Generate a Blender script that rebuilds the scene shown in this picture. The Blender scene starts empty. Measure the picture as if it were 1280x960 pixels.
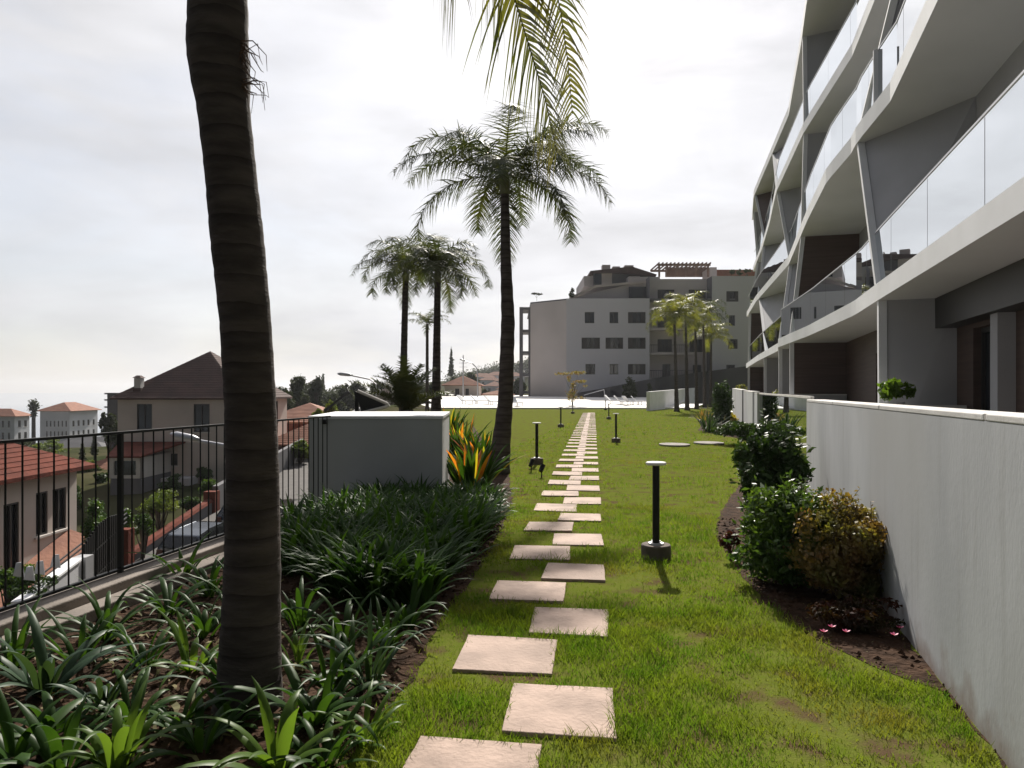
import bpy, math, random
import numpy as np
from mathutils import Vector, Matrix, noise as mnoise
R = math.radians
rnd = random.Random(7)
C = bpy.context.scene.collection
SC = bpy.context.scene
# ------------------------------------------------------------------ camera
EYE = 1.6; F = 888.0
cam_d = bpy.data.cameras.new('camera'); cam = bpy.data.objects.new('camera', cam_d); C.objects.link(cam)
cam.location = (0, 0, EYE); cam.rotation_euler = (R(90), 0, 0)
cam_d.sensor_width = 36; cam_d.lens = 36*F/1280; cam_d.shift_y = 10/1280
cam_d.clip_start = 0.05; cam_d.clip_end = 60000
SC.camera = cam
# ------------------------------------------------------------------ light
SUN_AZ, SUN_EL = R(6.4), R(38)      # azimuth measured from +Y towards +X
sd = Vector((math.sin(SUN_AZ)*math.cos(SUN_EL), math.cos(SUN_AZ)*math.cos(SUN_EL), math.sin(SUN_EL)))
W = bpy.data.worlds.new('World'); SC.world = W; W.use_nodes = True
nt = W.node_tree; nt.nodes.clear()
def N(t, **k):
    n = nt.nodes.new(t)
    for a, b in k.items(): setattr(n, a, b)
    return n
def mathn(op, a, b=None, clamp=False):
    n = N('ShaderNodeMath', operation=op); n.use_clamp = clamp
    for i, v in enumerate((a, b)):
        if v is None: continue
        if isinstance(v, (int, float)): n.inputs[i].default_value = v
        else: nt.links.new(v, n.inputs[i])
    return n.outputs[0]
sky = N('ShaderNodeTexSky', sky_type='NISHITA'); sky.sun_disc = False
sky.sun_elevation = SUN_EL; sky.sun_rotation = SUN_AZ; sky.air_density = 1.0; sky.dust_density = 1.5; sky.ozone_density = 1.0
tc = N('ShaderNodeTexCoord')
dot = N('ShaderNodeVectorMath', operation='DOT_PRODUCT'); nt.links.new(tc.outputs['Generated'], dot.inputs[0]); dot.inputs[1].default_value = sd
dp = mathn('MAXIMUM', dot.outputs['Value'], 0.0)
sm = N('ShaderNodeMapRange', interpolation_type='SMOOTHSTEP'); sm.inputs['From Min'].default_value = 0.08; sm.inputs['From Max'].default_value = 0.76
nt.links.new(dot.outputs['Value'], sm.inputs['Value'])
cl_l = mathn('ADD', mathn('ADD', mathn('MULTIPLY', sm.outputs[0], 4.8), mathn('MULTIPLY', mathn('POWER', dp, 7.0), 2.0)), 0.42)
mp = N('ShaderNodeMapping'); mp.inputs['Scale'].default_value = (1.4, 1.4, 4.5); mp.inputs['Rotation'].default_value = (0.12, 0.2, 0.3)
nt.links.new(tc.outputs['Generated'], mp.inputs['Vector'])
ns = N('ShaderNodeTexNoise'); ns.inputs['Scale'].default_value = 1.7; ns.inputs['Detail'].default_value = 7; ns.inputs['Roughness'].default_value = 0.55; ns.inputs['Distortion'].default_value = 0.5
nt.links.new(mp.outputs[0], ns.inputs['Vector'])
mr = N('ShaderNodeMapRange'); mr.inputs['From Min'].default_value = 0.36; mr.inputs['From Max'].default_value = 0.60
mr.inputs['To Min'].default_value = 0.72; mr.inputs['To Max'].default_value = 1.0
nt.links.new(ns.outputs['Fac'], mr.inputs['Value'])
ccol = N('ShaderNodeVectorMath', operation='SCALE'); ccol.inputs[0].default_value = (0.965, 0.965, 1.0)
ns2 = N('ShaderNodeTexNoise'); ns2.inputs['Scale'].default_value = 3.1; ns2.inputs['Detail'].default_value = 6
nt.links.new(mp.outputs[0], ns2.inputs['Vector'])
var = mathn('ADD', mathn('MULTIPLY', ns2.outputs['Fac'], 0.64), 0.68)
nt.links.new(mathn('MULTIPLY', cl_l, var), ccol.inputs['Scale'])
mix = N('ShaderNodeMix', data_type='RGBA')
nt.links.new(mr.outputs[0], mix.inputs['Factor'])
nt.links.new(sky.outputs[0], mix.inputs['A']); nt.links.new(ccol.outputs[0], mix.inputs['B'])
bg = N('ShaderNodeBackground'); bg.inputs['Strength'].default_value = 0.10
nt.links.new(mix.outputs['Result'], bg.inputs['Color'])
wo = N('ShaderNodeOutputWorld'); nt.links.new(bg.outputs[0], wo.inputs['Surface'])
sl = bpy.data.lights.new('sun', 'SUN'); sl.energy = 5.0; sl.angle = R(1.2); sl.color = (1.0, 0.94, 0.84)
so = bpy.data.objects.new('sun', sl); C.objects.link(so); so.rotation_euler = (-sd).to_track_quat('-Z', 'Y').to_euler()
vs = SC.view_settings; vs.view_transform = 'Standard'; vs.look = 'None'; vs.gamma = 1; vs.use_curve_mapping = False; vs.exposure = 0.52
SC.cycles.max_bounces = 6; SC.cycles.transparent_max_bounces = 12; SC.cycles.use_denoising = True
SC.cycles.volume_bounces = 0
SC.cycles.sample_clamp_indirect = 6
# ------------------------------------------------------------------ pixel (1280x960 photo) <-> world helpers, used to work out real positions
def G(px, py, h=0.0):
    d = F*(EYE-h)/(py-490.0); return Vector(((px-640)/F*d, d, h))
def P(px, py, d):
    return Vector(((px-640)/F*d, d, EYE-(py-490)/F*d))
PD = Vector((math.sin(R(6.55)), math.cos(R(6.55)), 0)); PN = Vector((PD.y, -PD.x, 0))   # path direction, path right
# ------------------------------------------------------------------ materials
def mat(name, col, rough=0.8, col2=None, scale=4.0, bump=0.0, bscale=30.0, metal=0.0, spec=0.5, trans=0.0, det=6.0, stretch=None, lo=0.35, hi=0.65, world=False, col3=None):
    m = bpy.data.materials.new(name); m.use_nodes = True; t = m.node_tree; b = t.nodes['Principled BSDF']
    b.inputs['Base Color'].default_value = (*col, 1); b.inputs['Roughness'].default_value = rough; b.inputs['Metallic'].default_value = metal
    b.inputs['Specular IOR Level'].default_value = spec
    co = t.nodes.new('ShaderNodeTexCoord'); src = co.outputs['Object']
    if world: src = t.nodes.new('ShaderNodeNewGeometry').outputs['Position']
    if stretch:
        mm = t.nodes.new('ShaderNodeMapping'); mm.inputs['Scale'].default_value = stretch; t.links.new(src, mm.inputs['Vector']); src = mm.outputs[0]
    colout = None
    if col2:
        n = t.nodes.new('ShaderNodeTexNoise'); n.inputs['Scale'].default_value = scale; n.inputs['Detail'].default_value = det; t.links.new(src, n.inputs['Vector'])
        r = t.nodes.new('ShaderNodeMapRange'); r.inputs['From Min'].default_value = lo; r.inputs['From Max'].default_value = hi; t.links.new(n.outputs['Fac'], r.inputs['Value'])
        x = t.nodes.new('ShaderNodeMix'); x.data_type = 'RGBA'; x.inputs['A'].default_value = (*col, 1); x.inputs['B'].default_value = (*col2, 1)
        t.links.new(r.outputs[0], x.inputs['Factor']); colout = x.outputs['Result']
        if col3:      # large soft patches of a third tone
            n3 = t.nodes.new('ShaderNodeTexNoise'); n3.inputs['Scale'].default_value = scale*.28; n3.inputs['Detail'].default_value = 5; t.links.new(src, n3.inputs['Vector'])
            r3 = t.nodes.new('ShaderNodeMapRange'); r3.inputs['From Min'].default_value = .5; r3.inputs['From Max'].default_value = .68; t.links.new(n3.outputs['Fac'], r3.inputs['Value'])
            x3 = t.nodes.new('ShaderNodeMix'); x3.data_type = 'RGBA'; x3.inputs['B'].default_value = (*col3, 1); t.links.new(colout, x3.inputs['A']); t.links.new(r3.outputs[0], x3.inputs['Factor']); colout = x3.outputs['Result']
        t.links.new(colout, b.inputs['Base Color'])
    if bump:
        n = t.nodes.new('ShaderNodeTexNoise'); n.inputs['Scale'].default_value = bscale; n.inputs['Detail'].default_value = 8; t.links.new(src, n.inputs['Vector'])
        u = t.nodes.new('ShaderNodeBump'); u.inputs['Strength'].default_value = 1.0; u.inputs['Distance'].default_value = bump
        t.links.new(n.outputs['Fac'], u.inputs['Height']); t.links.new(u.outputs[0], b.inputs['Normal'])
    if trans:
        out = t.nodes['Material Output']; tr = t.nodes.new('ShaderNodeBsdfTranslucent'); s = t.nodes.new('ShaderNodeMixShader'); s.inputs[0].default_value = trans
        tint = t.nodes.new('ShaderNodeMix'); tint.data_type = 'RGBA'; tint.blend_type = 'MULTIPLY'; tint.inputs['Factor'].default_value = 1; tint.inputs['B'].default_value = (1.5, 1.45, 0.55, 1)
        if colout: t.links.new(colout, tint.inputs['A'])
        else: tint.inputs['A'].default_value = (*col, 1)
        t.links.new(tint.outputs['Result'], tr.inputs['Color'])
        t.links.new(b.outputs[0], s.inputs[1]); t.links.new(tr.outputs[0], s.inputs[2]); t.links.new(s.outputs[0], out.inputs['Surface'])
    return m
def glassm(name, tint, refl=1.5, base=0.0, rough=0.0):
    m = bpy.data.materials.new(name); m.use_nodes = True; t = m.node_tree; t.nodes.clear()
    o = t.nodes.new('ShaderNodeOutputMaterial'); tr = t.nodes.new('ShaderNodeBsdfTransparent'); tr.inputs['Color'].default_value = (*tint, 1)
    g = t.nodes.new('ShaderNodeBsdfGlossy'); g.inputs['Roughness'].default_value = rough; g.inputs['Color'].default_value = (0.74, 0.77, 0.79, 1)
    f = t.nodes.new('ShaderNodeFresnel'); f.inputs['IOR'].default_value = refl
    a = t.nodes.new('ShaderNodeMath'); a.operation = 'ADD'; a.inputs[1].default_value = base; a.use_clamp = True
    t.links.new(f.outputs[0], a.inputs[0])
    s = t.nodes.new('ShaderNodeMixShader'); t.links.new(a.outputs[0], s.inputs[0]); t.links.new(tr.outputs[0], s.inputs[1]); t.links.new(g.outputs[0], s.inputs[2]); t.links.new(s.outputs[0], o.inputs['Surface'])
    return m
M = dict(
    lawn=mat('lawn_soil_and_turf', (0.105,0.135,0.02), 1.0, (0.125,0.14,0.03), 14, 0.006, 90, spec=0.0, det=10, col3=(0.10,0.068,0.04)),
    soil=mat('soil', (0.030,0.017,0.011), 1.0, (0.075,0.043,0.027), 7, 0.04, 22, spec=0.1),
    blade=mat('grass_blade', (0.068,0.145,0.015), 0.7, (0.145,0.20,0.028), 3.2, trans=0.5, det=6, spec=0.12, col3=(0.17,0.165,0.04)),
    drygrass=mat('dry_grass', (0.22,0.18,0.08), 0.8, (0.12,0.12,0.04), 2.0, trans=0.3),
    stone=mat('stepping_stone', (0.47,0.345,0.285), 0.85, (0.22,0.16,0.13), 3.2, 0.006, 40, lo=0.42, hi=0.74, det=10, world=True, col3=(0.34,0.25,0.205)),
    concrete=mat('concrete', (0.30,0.27,0.25), 0.9, (0.18,0.16,0.15), 5, 0.006, 60),
    kerb=mat('kerb', (0.26,0.22,0.19), 0.9, (0.17,0.145,0.125), 3, 0.005, 50),
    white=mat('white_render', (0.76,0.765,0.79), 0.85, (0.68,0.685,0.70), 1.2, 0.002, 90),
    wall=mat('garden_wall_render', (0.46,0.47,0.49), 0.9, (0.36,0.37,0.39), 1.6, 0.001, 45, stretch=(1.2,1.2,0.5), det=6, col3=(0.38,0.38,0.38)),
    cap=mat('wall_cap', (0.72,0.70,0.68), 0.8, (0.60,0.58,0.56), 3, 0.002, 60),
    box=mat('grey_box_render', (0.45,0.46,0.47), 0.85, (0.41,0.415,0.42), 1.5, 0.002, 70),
    grey=mat('grey_render', (0.40,0.40,0.42), 0.85, (0.35,0.35,0.365), 1.0, 0.002, 60),
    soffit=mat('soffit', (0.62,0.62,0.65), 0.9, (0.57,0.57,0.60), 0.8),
    brown=mat('brown_cladding', (0.10,0.064,0.052), 0.6, (0.07,0.045,0.037), 1.5, 0.002, 20, stretch=(0.5,0.5,14)),
    dark=mat('dark_frame', (0.035,0.033,0.033), 0.5),
    black=mat('black_metal', (0.012,0.012,0.012), 0.6, spec=0.3),
    lampglass=mat('lamp_disc', (0.75,0.74,0.72), 0.3),
    bark=mat('palm_bark', (0.092,0.076,0.070), 0.95, (0.050,0.042,0.039), 4, 0.008, 22, stretch=(1,1,4), spec=0.15),
    bark_t=mat('tree_bark', (0.09,0.065,0.05), 0.9, (0.05,0.04,0.03), 6, 0.01, 30),
    shaft=mat('crown_shaft', (0.10,0.11,0.05), 0.6, (0.08,0.07,0.04), 5),
    fibre=mat('palm_fibre', (0.10,0.06,0.04), 0.9),
    frond=mat('palm_frond', (0.040,0.058,0.022), 0.5, (0.07,0.08,0.03), 2.0, trans=0.40),
    frond_n=mat('near_palm_frond', (0.09,0.11,0.03), 0.4, (0.14,0.13,0.04), 2.5, trans=0.50),
    frond_y=mat('yellow_palm_frond', (0.17,0.17,0.035), 0.5, (0.10,0.12,0.03), 1.5, trans=0.45),
    leaf=mat('strap_leaf', (0.020,0.055,0.009), 0.42, (0.045,0.095,0.018), 3, trans=0.38, spec=0.14),
    leaf_l=mat('light_strap_leaf', (0.10,0.17,0.03), 0.4, (0.07,0.13,0.025), 3, trans=0.45, spec=0.15),
    leaf_b=mat('blue_green_leaf', (0.042,0.078,0.042), 0.45, (0.03,0.06,0.03), 3, trans=0.25, spec=0.16),
    orange=mat('orange_leaf', (0.50,0.13,0.02), 0.5, (0.42,0.20,0.03), 9, trans=0.5),
    yellow=mat('yellow_leaf', (0.45,0.33,0.03), 0.5, (0.25,0.26,0.03), 4, trans=0.5),
    shrub_d=mat('dark_shrub_leaf', (0.028,0.06,0.016), 0.45, (0.045,0.085,0.02), 2.5, trans=0.25, spec=0.25),
    shrub_g=mat('green_shrub_leaf', (0.05,0.11,0.025), 0.42, (0.09,0.15,0.03), 3, trans=0.35, spec=0.3),
    shrub_b=mat('russet_shrub_leaf', (0.23,0.125,0.05), 0.6, (0.15,0.16,0.04), 3.0, trans=0.35),
    red=mat('red_leaf', (0.10,0.02,0.016), 0.5, (0.06,0.02,0.012), 6, trans=0.2),
    maroon=mat('maroon_leaf', (0.05,0.016,0.013), 0.6, (0.028,0.03,0.012), 6, trans=0.2, spec=0.1),
    pink=mat('pink_petal', (0.75,0.12,0.30), 0.5, trans=0.3),
    tree=mat('far_tree_leaf', (0.035,0.05,0.022), 0.8, (0.06,0.075,0.03), 0.3, trans=0.2),
    tree_l=mat('light_tree_leaf', (0.10,0.15,0.03), 0.7, (0.16,0.20,0.04), 0.6, trans=0.3),
    tile=mat('orange_roof_tile', (0.36,0.16,0.10), 0.85, (0.27,0.115,0.075), 1.2, 0.02, 8),
    tile_r=mat('red_roof_tile', (0.17,0.052,0.036), 0.95, (0.115,0.038,0.028), 1.6, 0.02, 8, spec=0.1),
    tile_d=mat('dark_roof_tile', (0.085,0.045,0.038), 0.9, (0.06,0.032,0.028), 1.0, 0.03, 9),
    cream=mat('cream_render', (0.58,0.51,0.46), 0.9, (0.50,0.44,0.40), 0.5, 0.002, 30),
    facade=mat('far_facade', (0.56,0.55,0.58), 0.9, (0.51,0.50,0.53), 0.1),
    facade_w=mat('far_facade_warm', (0.56,0.51,0.50), 0.9, (0.42,0.385,0.37), 0.1),
    facade_d=mat('far_facade_dark', (0.16,0.155,0.165), 0.9, (0.12,0.12,0.13), 0.2),
    farw=mat('far_white_block', (0.55,0.56,0.60), 0.9, (0.48,0.49,0.52), 0.2),
    win=mat('window_glass_dark', (0.02,0.022,0.028), 0.12, spec=0.8),
    shutter=mat('dark_shutter', (0.03,0.025,0.025), 0.6),
    sill=mat('pale_trim', (0.55,0.52,0.49), 0.8),
    footing=mat('brown_footing', (0.15,0.12,0.105), 0.95, (0.09,0.072,0.064), 9, 0.004, 60),
    asphalt=mat('asphalt', (0.11,0.10,0.095), 0.9, (0.085,0.078,0.074), 2, 0.004, 60),
    yline=mat('kerb_yellow_paint', (0.60,0.38,0.12), 0.8),
    hill=mat('hillside', (0.028,0.038,0.015), 1.0, (0.075,0.068,0.038), 0.12, det=12, spec=0.0),
    sea=mat('sea', (0.10,0.14,0.20), 0.25, (0.12,0.165,0.22), 0.002),
    deck=mat('deck_paving', (0.80,0.77,0.74), 0.8, (0.72,0.69,0.66), 0.4),
    wood=mat('pergola_wood', (0.27,0.18,0.14), 0.8, (0.21,0.14,0.11), 1.0),
    carpaint=mat('silver_car_paint', (0.12,0.135,0.16), 0.22, metal=0.7),
    rubber=mat('rubber', (0.02,0.02,0.02), 0.9),
    ramp=mat('dark_ramp_wall', (0.10,0.098,0.10), 0.9, (0.08,0.078,0.08), 0.5),
    cloth=mat('white_cloth', (0.65,0.66,0.72), 0.9),
    steel=mat('galvanised_steel', (0.50,0.50,0.52), 0.4, metal=0.6),
    terrace=mat('terrace_floor', (0.30,0.28,0.26), 0.85, (0.26,0.24,0.22), 1.0),
)
M['glass'] = glassm('balustrade_glass', (0.82,0.86,0.87), 1.5, 0.06)
M['glass_g'] = glassm('garden_glass', (0.72,0.84,0.78), 1.5, 0.05)
# leaf-scar rings on the palm bark; soil splash and rain streaks on the garden wall
def bark_rings(m):
    t = m.node_tree; b = t.nodes['Principled BSDF']; co = t.nodes.new('ShaderNodeTexCoord'); w = t.nodes.new('ShaderNodeTexWave'); w.bands_direction = 'Z'; w.wave_profile = 'SAW'
    w.inputs['Scale'].default_value = 2.15; w.inputs['Distortion'].default_value = 2.2; w.inputs['Detail'].default_value = 4; w.inputs['Detail Scale'].default_value = 1.0
    t.links.new(co.outputs['Object'], w.inputs['Vector']); rp = t.nodes.new('ShaderNodeMapRange'); rp.inputs['From Min'].default_value = .70; rp.inputs['From Max'].default_value = .99; rp.inputs['To Max'].default_value = .65; t.links.new(w.outputs['Fac'], rp.inputs['Value'])
    old = b.inputs['Base Color'].links[0].from_socket; x = t.nodes.new('ShaderNodeMix'); x.data_type = 'RGBA'; x.inputs['B'].default_value = (0.022,0.018,0.016,1); t.links.new(old, x.inputs['A']); t.links.new(rp.outputs[0], x.inputs['Factor']); t.links.new(x.outputs['Result'], b.inputs['Base Color'])
    u = t.nodes.new('ShaderNodeBump'); u.inputs['Distance'].default_value = -0.008; t.links.new(rp.outputs[0], u.inputs['Height']); t.links.new(b.inputs['Normal'].links[0].from_socket, u.inputs['Normal']); t.links.new(u.outputs[0], b.inputs['Normal'])
bark_rings(M['bark'])
def wall_dirt(m):
    t = m.node_tree; b = t.nodes['Principled BSDF']; g = t.nodes.new('ShaderNodeNewGeometry'); sx = t.nodes.new('ShaderNodeSeparateXYZ'); t.links.new(g.outputs['Position'], sx.inputs[0])
    n = t.nodes.new('ShaderNodeTexNoise'); n.inputs['Scale'].default_value = 5; n.inputs['Detail'].default_value = 9; t.links.new(g.outputs['Position'], n.inputs['Vector'])
    k = t.nodes.new('ShaderNodeMath'); k.operation = 'MULTIPLY_ADD'; k.inputs[1].default_value = -0.55; t.links.new(n.outputs['Fac'], k.inputs[0]); t.links.new(sx.outputs['Z'], k.inputs[2])
    rp = t.nodes.new('ShaderNodeMapRange'); rp.inputs['From Min'].default_value = -.10; rp.inputs['From Max'].default_value = -.30; rp.inputs['To Max'].default_value = .75; t.links.new(k.outputs[0], rp.inputs['Value'])
    old = b.inputs['Base Color'].links[0].from_socket; x = t.nodes.new('ShaderNodeMix'); x.data_type = 'RGBA'; x.inputs['B'].default_value = (0.20,0.14,0.11,1); t.links.new(old, x.inputs['A']); t.links.new(rp.outputs[0], x.inputs['Factor'])
    mp = t.nodes.new('ShaderNodeMapping'); mp.inputs['Scale'].default_value = (7,7,.5); t.links.new(g.outputs['Position'], mp.inputs['Vector']); n2 = t.nodes.new('ShaderNodeTexNoise'); n2.inputs['Scale'].default_value = 1.5; n2.inputs['Detail'].default_value = 4; t.links.new(mp.outputs[0], n2.inputs['Vector'])
    r2 = t.nodes.new('ShaderNodeMapRange'); r2.inputs['From Min'].default_value = .56; r2.inputs['From Max'].default_value = .75; r2.inputs['To Max'].default_value = .5; t.links.new(n2.outputs['Fac'], r2.inputs['Value'])
    y = t.nodes.new('ShaderNodeMix'); y.data_type = 'RGBA'; y.inputs['B'].default_value = (0.30,0.30,0.30,1); t.links.new(x.outputs['Result'], y.inputs['A']); t.links.new(r2.outputs[0], y.inputs['Factor']); t.links.new(y.outputs['Result'], b.inputs['Base Color'])
wall_dirt(M['wall'])
# ------------------------------------------------------------------ object helpers
def tag(o, label=None, cat=None, group=None, kind=None, category=None):
    cat = cat or category
    for k, v in (('label', label), ('category', cat), ('group', group), ('kind', kind)):
        if v: o[k] = v
    return o
def empty(name, loc, label, cat, group=None, rz=0.0):
    o = bpy.data.objects.new(name, None); C.objects.link(o); o.location = loc; o.rotation_euler = (0, 0, rz); o.empty_display_size = 0.1
    return tag(o, label, cat, group)
class MB:
    def __init__(s, mats=None): s.v = []; s.f = []; s.mi = []
    def add(s, vs, fs, mi=0):
        b = len(s.v); s.v += [tuple(x) for x in vs]; s.f += [tuple(b+i for i in f) for f in fs]; s.mi += [mi]*len(fs); return s
    def quad(s, a, b, c, d, mi=0): return s.add([a, b, c, d], [(0,1,2,3)], mi)
    def hexa(s, lo, hi, mi=0):      # two loops of equal length
        n = len(lo); fs = [tuple(reversed(range(n))), tuple(range(n, 2*n))] + [(i, (i+1) % n, n+(i+1) % n, n+i) for i in range(n)]
        return s.add(list(lo)+list(hi), fs, mi)
    def box(s, x0, x1, y0, y1, z0, z1, mi=0):
        return s.hexa([(x0,y0,z0),(x1,y0,z0),(x1,y1,z0),(x0,y1,z0)], [(x0,y0,z1),(x1,y0,z1),(x1,y1,z1),(x0,y1,z1)], mi)
    def obox(s, c, u, w, d, z0, z1, mi=0):   # box centred at c (xy), along unit u width w, depth d
        u = Vector((u[0], u[1], 0)).normalized(); n = Vector((-u.y, u.x, 0)); c = Vector((c[0], c[1], 0))
        p = [c-u*w/2-n*d/2, c+u*w/2-n*d/2, c+u*w/2+n*d/2, c-u*w/2+n*d/2]
        return s.hexa([(q.x,q.y,z0) for q in p], [(q.x,q.y,z1) for q in p], mi)
    def beam(s, a, b, w, h=None, mi=0):
        a = Vector(a); b = Vector(b); h = h or w; d = (b-a).normalized(); up = Vector((0,0,1)) if abs(d.z) < 0.95 else Vector((0,1,0))
        r = d.cross(up).normalized()*w/2; u = r.cross(d).normalized()*h/2
        return s.hexa([a-r-u, a+r-u, a+r+u, a-r+u], [b-r-u, b+r-u, b+r+u, b-r+u], mi)
    def tube(s, pts, rad, n=8, mi=0, cap=True):
        pts = [Vector(p) for p in pts]; m = len(pts); rad = rad if hasattr(rad, '__len__') else [rad]*m; vs = []
        ref = Vector((1, 0.01, 0))
        for i, p in enumerate(pts):
            d = (pts[min(i+1, m-1)]-pts[max(i-1, 0)]).normalized(); r = ref-d*ref.dot(d)
            if r.length < 1e-3: r = Vector((0,1,0))
            r.normalize(); u = d.cross(r)
            for k in range(n):
                a = 2*math.pi*k/n; vs.append(p+(r*math.cos(a)+u*math.sin(a))*rad[i])
        fs = [(i*n+k, i*n+(k+1) % n, (i+1)*n+(k+1) % n, (i+1)*n+k) for i in range(m-1) for k in range(n)]
        if cap: fs += [tuple(reversed(range(n))), tuple((m-1)*n+k for k in range(n))]
        return s.add(vs, fs, mi)
    def build(s, name, m, parent=None, smooth=False, bevel=0.0, **tg):
        me = bpy.data.meshes.new(name); me.from_pydata(s.v, [], s.f)
        for x in (m if isinstance(m, (list, tuple)) else [m]): me.materials.append(M[x] if isinstance(x, str) else x)
        me.polygons.foreach_set('material_index', s.mi)
        if smooth: me.polygons.foreach_set('use_smooth', [True]*len(s.f))
        me.update()
        o = bpy.data.objects.new(name, me); C.objects.link(o)
        if parent:
            o.parent = parent; 
        if bevel:
            b = o.modifiers.new('bevel', 'BEVEL'); b.width = bevel; b.segments = 2; b.limit_method = 'ANGLE'
        tag(o, **tg); return o
def wpart(mb, name, m, parent, **k):
    """part whose mesh is given in world coordinates"""
    o = mb.build(name, m, parent, **k); q = parent; mw = Matrix.Identity(4)
    chain = []
    while q: chain.append(q); q = q.parent
    for c in reversed(chain): mw = mw @ (Matrix.Translation(c.location) @ c.rotation_euler.to_matrix().to_4x4())
    o.data.transform(mw.inverted()); return o
def npmesh(name, V, Fc, m, parent=None, **tg):
    me = bpy.data.meshes.new(name); V = np.asarray(V, np.float32); Fc = np.asarray(Fc, np.int32); k = Fc.shape[1]
    me.vertices.add(len(V)); me.vertices.foreach_set('co', V.ravel()); me.loops.add(Fc.size); me.loops.foreach_set('vertex_index', Fc.ravel())
    me.polygons.add(len(Fc)); me.polygons.foreach_set('loop_start', np.arange(0, Fc.size, k, dtype=np.int32)); me.polygons.foreach_set('loop_total', np.full(len(Fc), k, np.int32))
    me.update(calc_edges=True); me.validate(); me.materials.append(M[m])
    o = bpy.data.objects.new(name, me); C.objects.link(o)
    if parent: o.parent = parent
    return tag(o, **tg)
def copy_tree(o, parent=None):
    c = o.copy(); C.objects.link(c); c.parent = parent
    for ch in [x for x in bpy.data.objects if x.parent == o]: copy_tree(ch, c)
    return c
def wall_holes(mb, a, b, z0, z1, holes, depth, inward, mi=0):
    """vertical wall a->b with real window openings; holes (u0,u1,z0,z1) in metres"""
    a = Vector((a[0],a[1],0)); b = Vector((b[0],b[1],0)); L = (b-a).length; u = (b-a)/L; inn = Vector((inward[0],inward[1],0)).normalized()*depth
    xs = sorted({0.0, L, *[h[0] for h in holes], *[h[1] for h in holes]}); zs = sorted({z0, z1, *[h[2] for h in holes], *[h[3] for h in holes]})
    pt = lambda x, z: a+u*x+Vector((0,0,z))
    for i in range(len(xs)-1):
        for j in range(len(zs)-1):
            cx = (xs[i]+xs[i+1])/2; cz = (zs[j]+zs[j+1])/2
            if any(h[0] < cx < h[1] and h[2] < cz < h[3] for h in holes): continue
            mb.quad(pt(xs[i],zs[j]), pt(xs[i+1],zs[j]), pt(xs[i+1],zs[j+1]), pt(xs[i],zs[j+1]), mi)
    for h in holes:
        q = [pt(h[0],h[2]), pt(h[1],h[2]), pt(h[1],h[3]), pt(h[0],h[3])]
        for k in range(4): mb.quad(q[k], q[(k+1) % 4], q[(k+1) % 4]+inn, q[k]+inn, mi)
    return u, inn
# ------------------------------------------------------------------ SETTING: ground
FX0, FXS = -4.17, 0.184                      # fence line X = FX0 + FXS*Y
def fx(y): return FX0+FXS*y
lawn = MB(); 
lv = [(fx(-6)-0.25,-6,0),(14,-6,0),(60,30,0),(70,140,0),(-16,140,0),(-7.0,66,0),(-3.3,30,0),(fx(12)-0.25,12,0)]
lawn.add(lv+[(x,y,-9) for x,y,z in lv], [tuple(range(8))]+[(i,8+i,8+(i+1)%8,(i+1)%8) for i in range(8)])
lawn.build('lawn_ground', 'lawn', kind='structure')
# bed boundary (right edge of planting bed) and soil patches, found from the photograph's ground plane
bed_edge = [G(400,1010),G(455,925),G(515,850),G(545,790),G(575,745),G(598,715),G(628,660),G(640,625),G(637,600),G(632,580),G(612,560),G(600,545),G(590,530)]
bed_poly = [(p.x,p.y) for p in bed_edge]+[(-1.4,26),(-2.6,26),(fx(12),12),(fx(0),0),(fx(-3),-3),(-1.2,-3),(-0.9,1.5)]
rb = [G(1275,985),G(1180,865),G(1090,832),G(1010,795),G(955,752),G(915,705),G(893,668),G(900,640),G(925,605),G(940,580)]
rbed_poly = [(p.x,p.y) for p in rb]+[(1.254+.284*14,14),(1.254+.284*2.4,2.4)]
fb_poly = [(p.x,p.y) for p in (G(872,538),G(905,545),G(935,550),G(940,538),G(915,520),G(885,518))]
def ngon_patch(name, poly, z, m, label, jag=0.05):
    pts = []
    for i in range(len(poly)):
        a = Vector(poly[i]); b = Vector(poly[(i+1) % len(poly)]); n = max(1, int((b-a).length/0.15)) if max(a.y,b.y) < 16 else 6
        for k in range(n):
            q = a.lerp(b, k/n); w = mnoise.noise(Vector((q.x*5, q.y*5, 1.3)))*jag; pts.append((q.x+w, q.y+mnoise.noise(Vector((q.x*5, q.y*5, 7)))*jag, z))
    mb = MB(); mb.add(pts, [tuple(range(len(pts)))]); return mb.build(name, m, kind='structure')
ngon_patch('planting_bed_soil', bed_poly, 0.004, 'soil', '')
ngon_patch('wall_bed_soil', rbed_poly, 0.004, 'soil', '')
ngon_patch('far_bed_soil', fb_poly, 0.004, 'soil', '')
def inside(poly, x, y):
    r = np.zeros(len(x), bool); n = len(poly); j = n-1
    for i in range(n):
        xi, yi = poly[i]; xj, yj = poly[j]
        r ^= ((yi > y) != (yj > y)) & (x < (xj-xi)*(y-yi)/(yj-yi+1e-12)+xi); j = i
    return r
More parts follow.
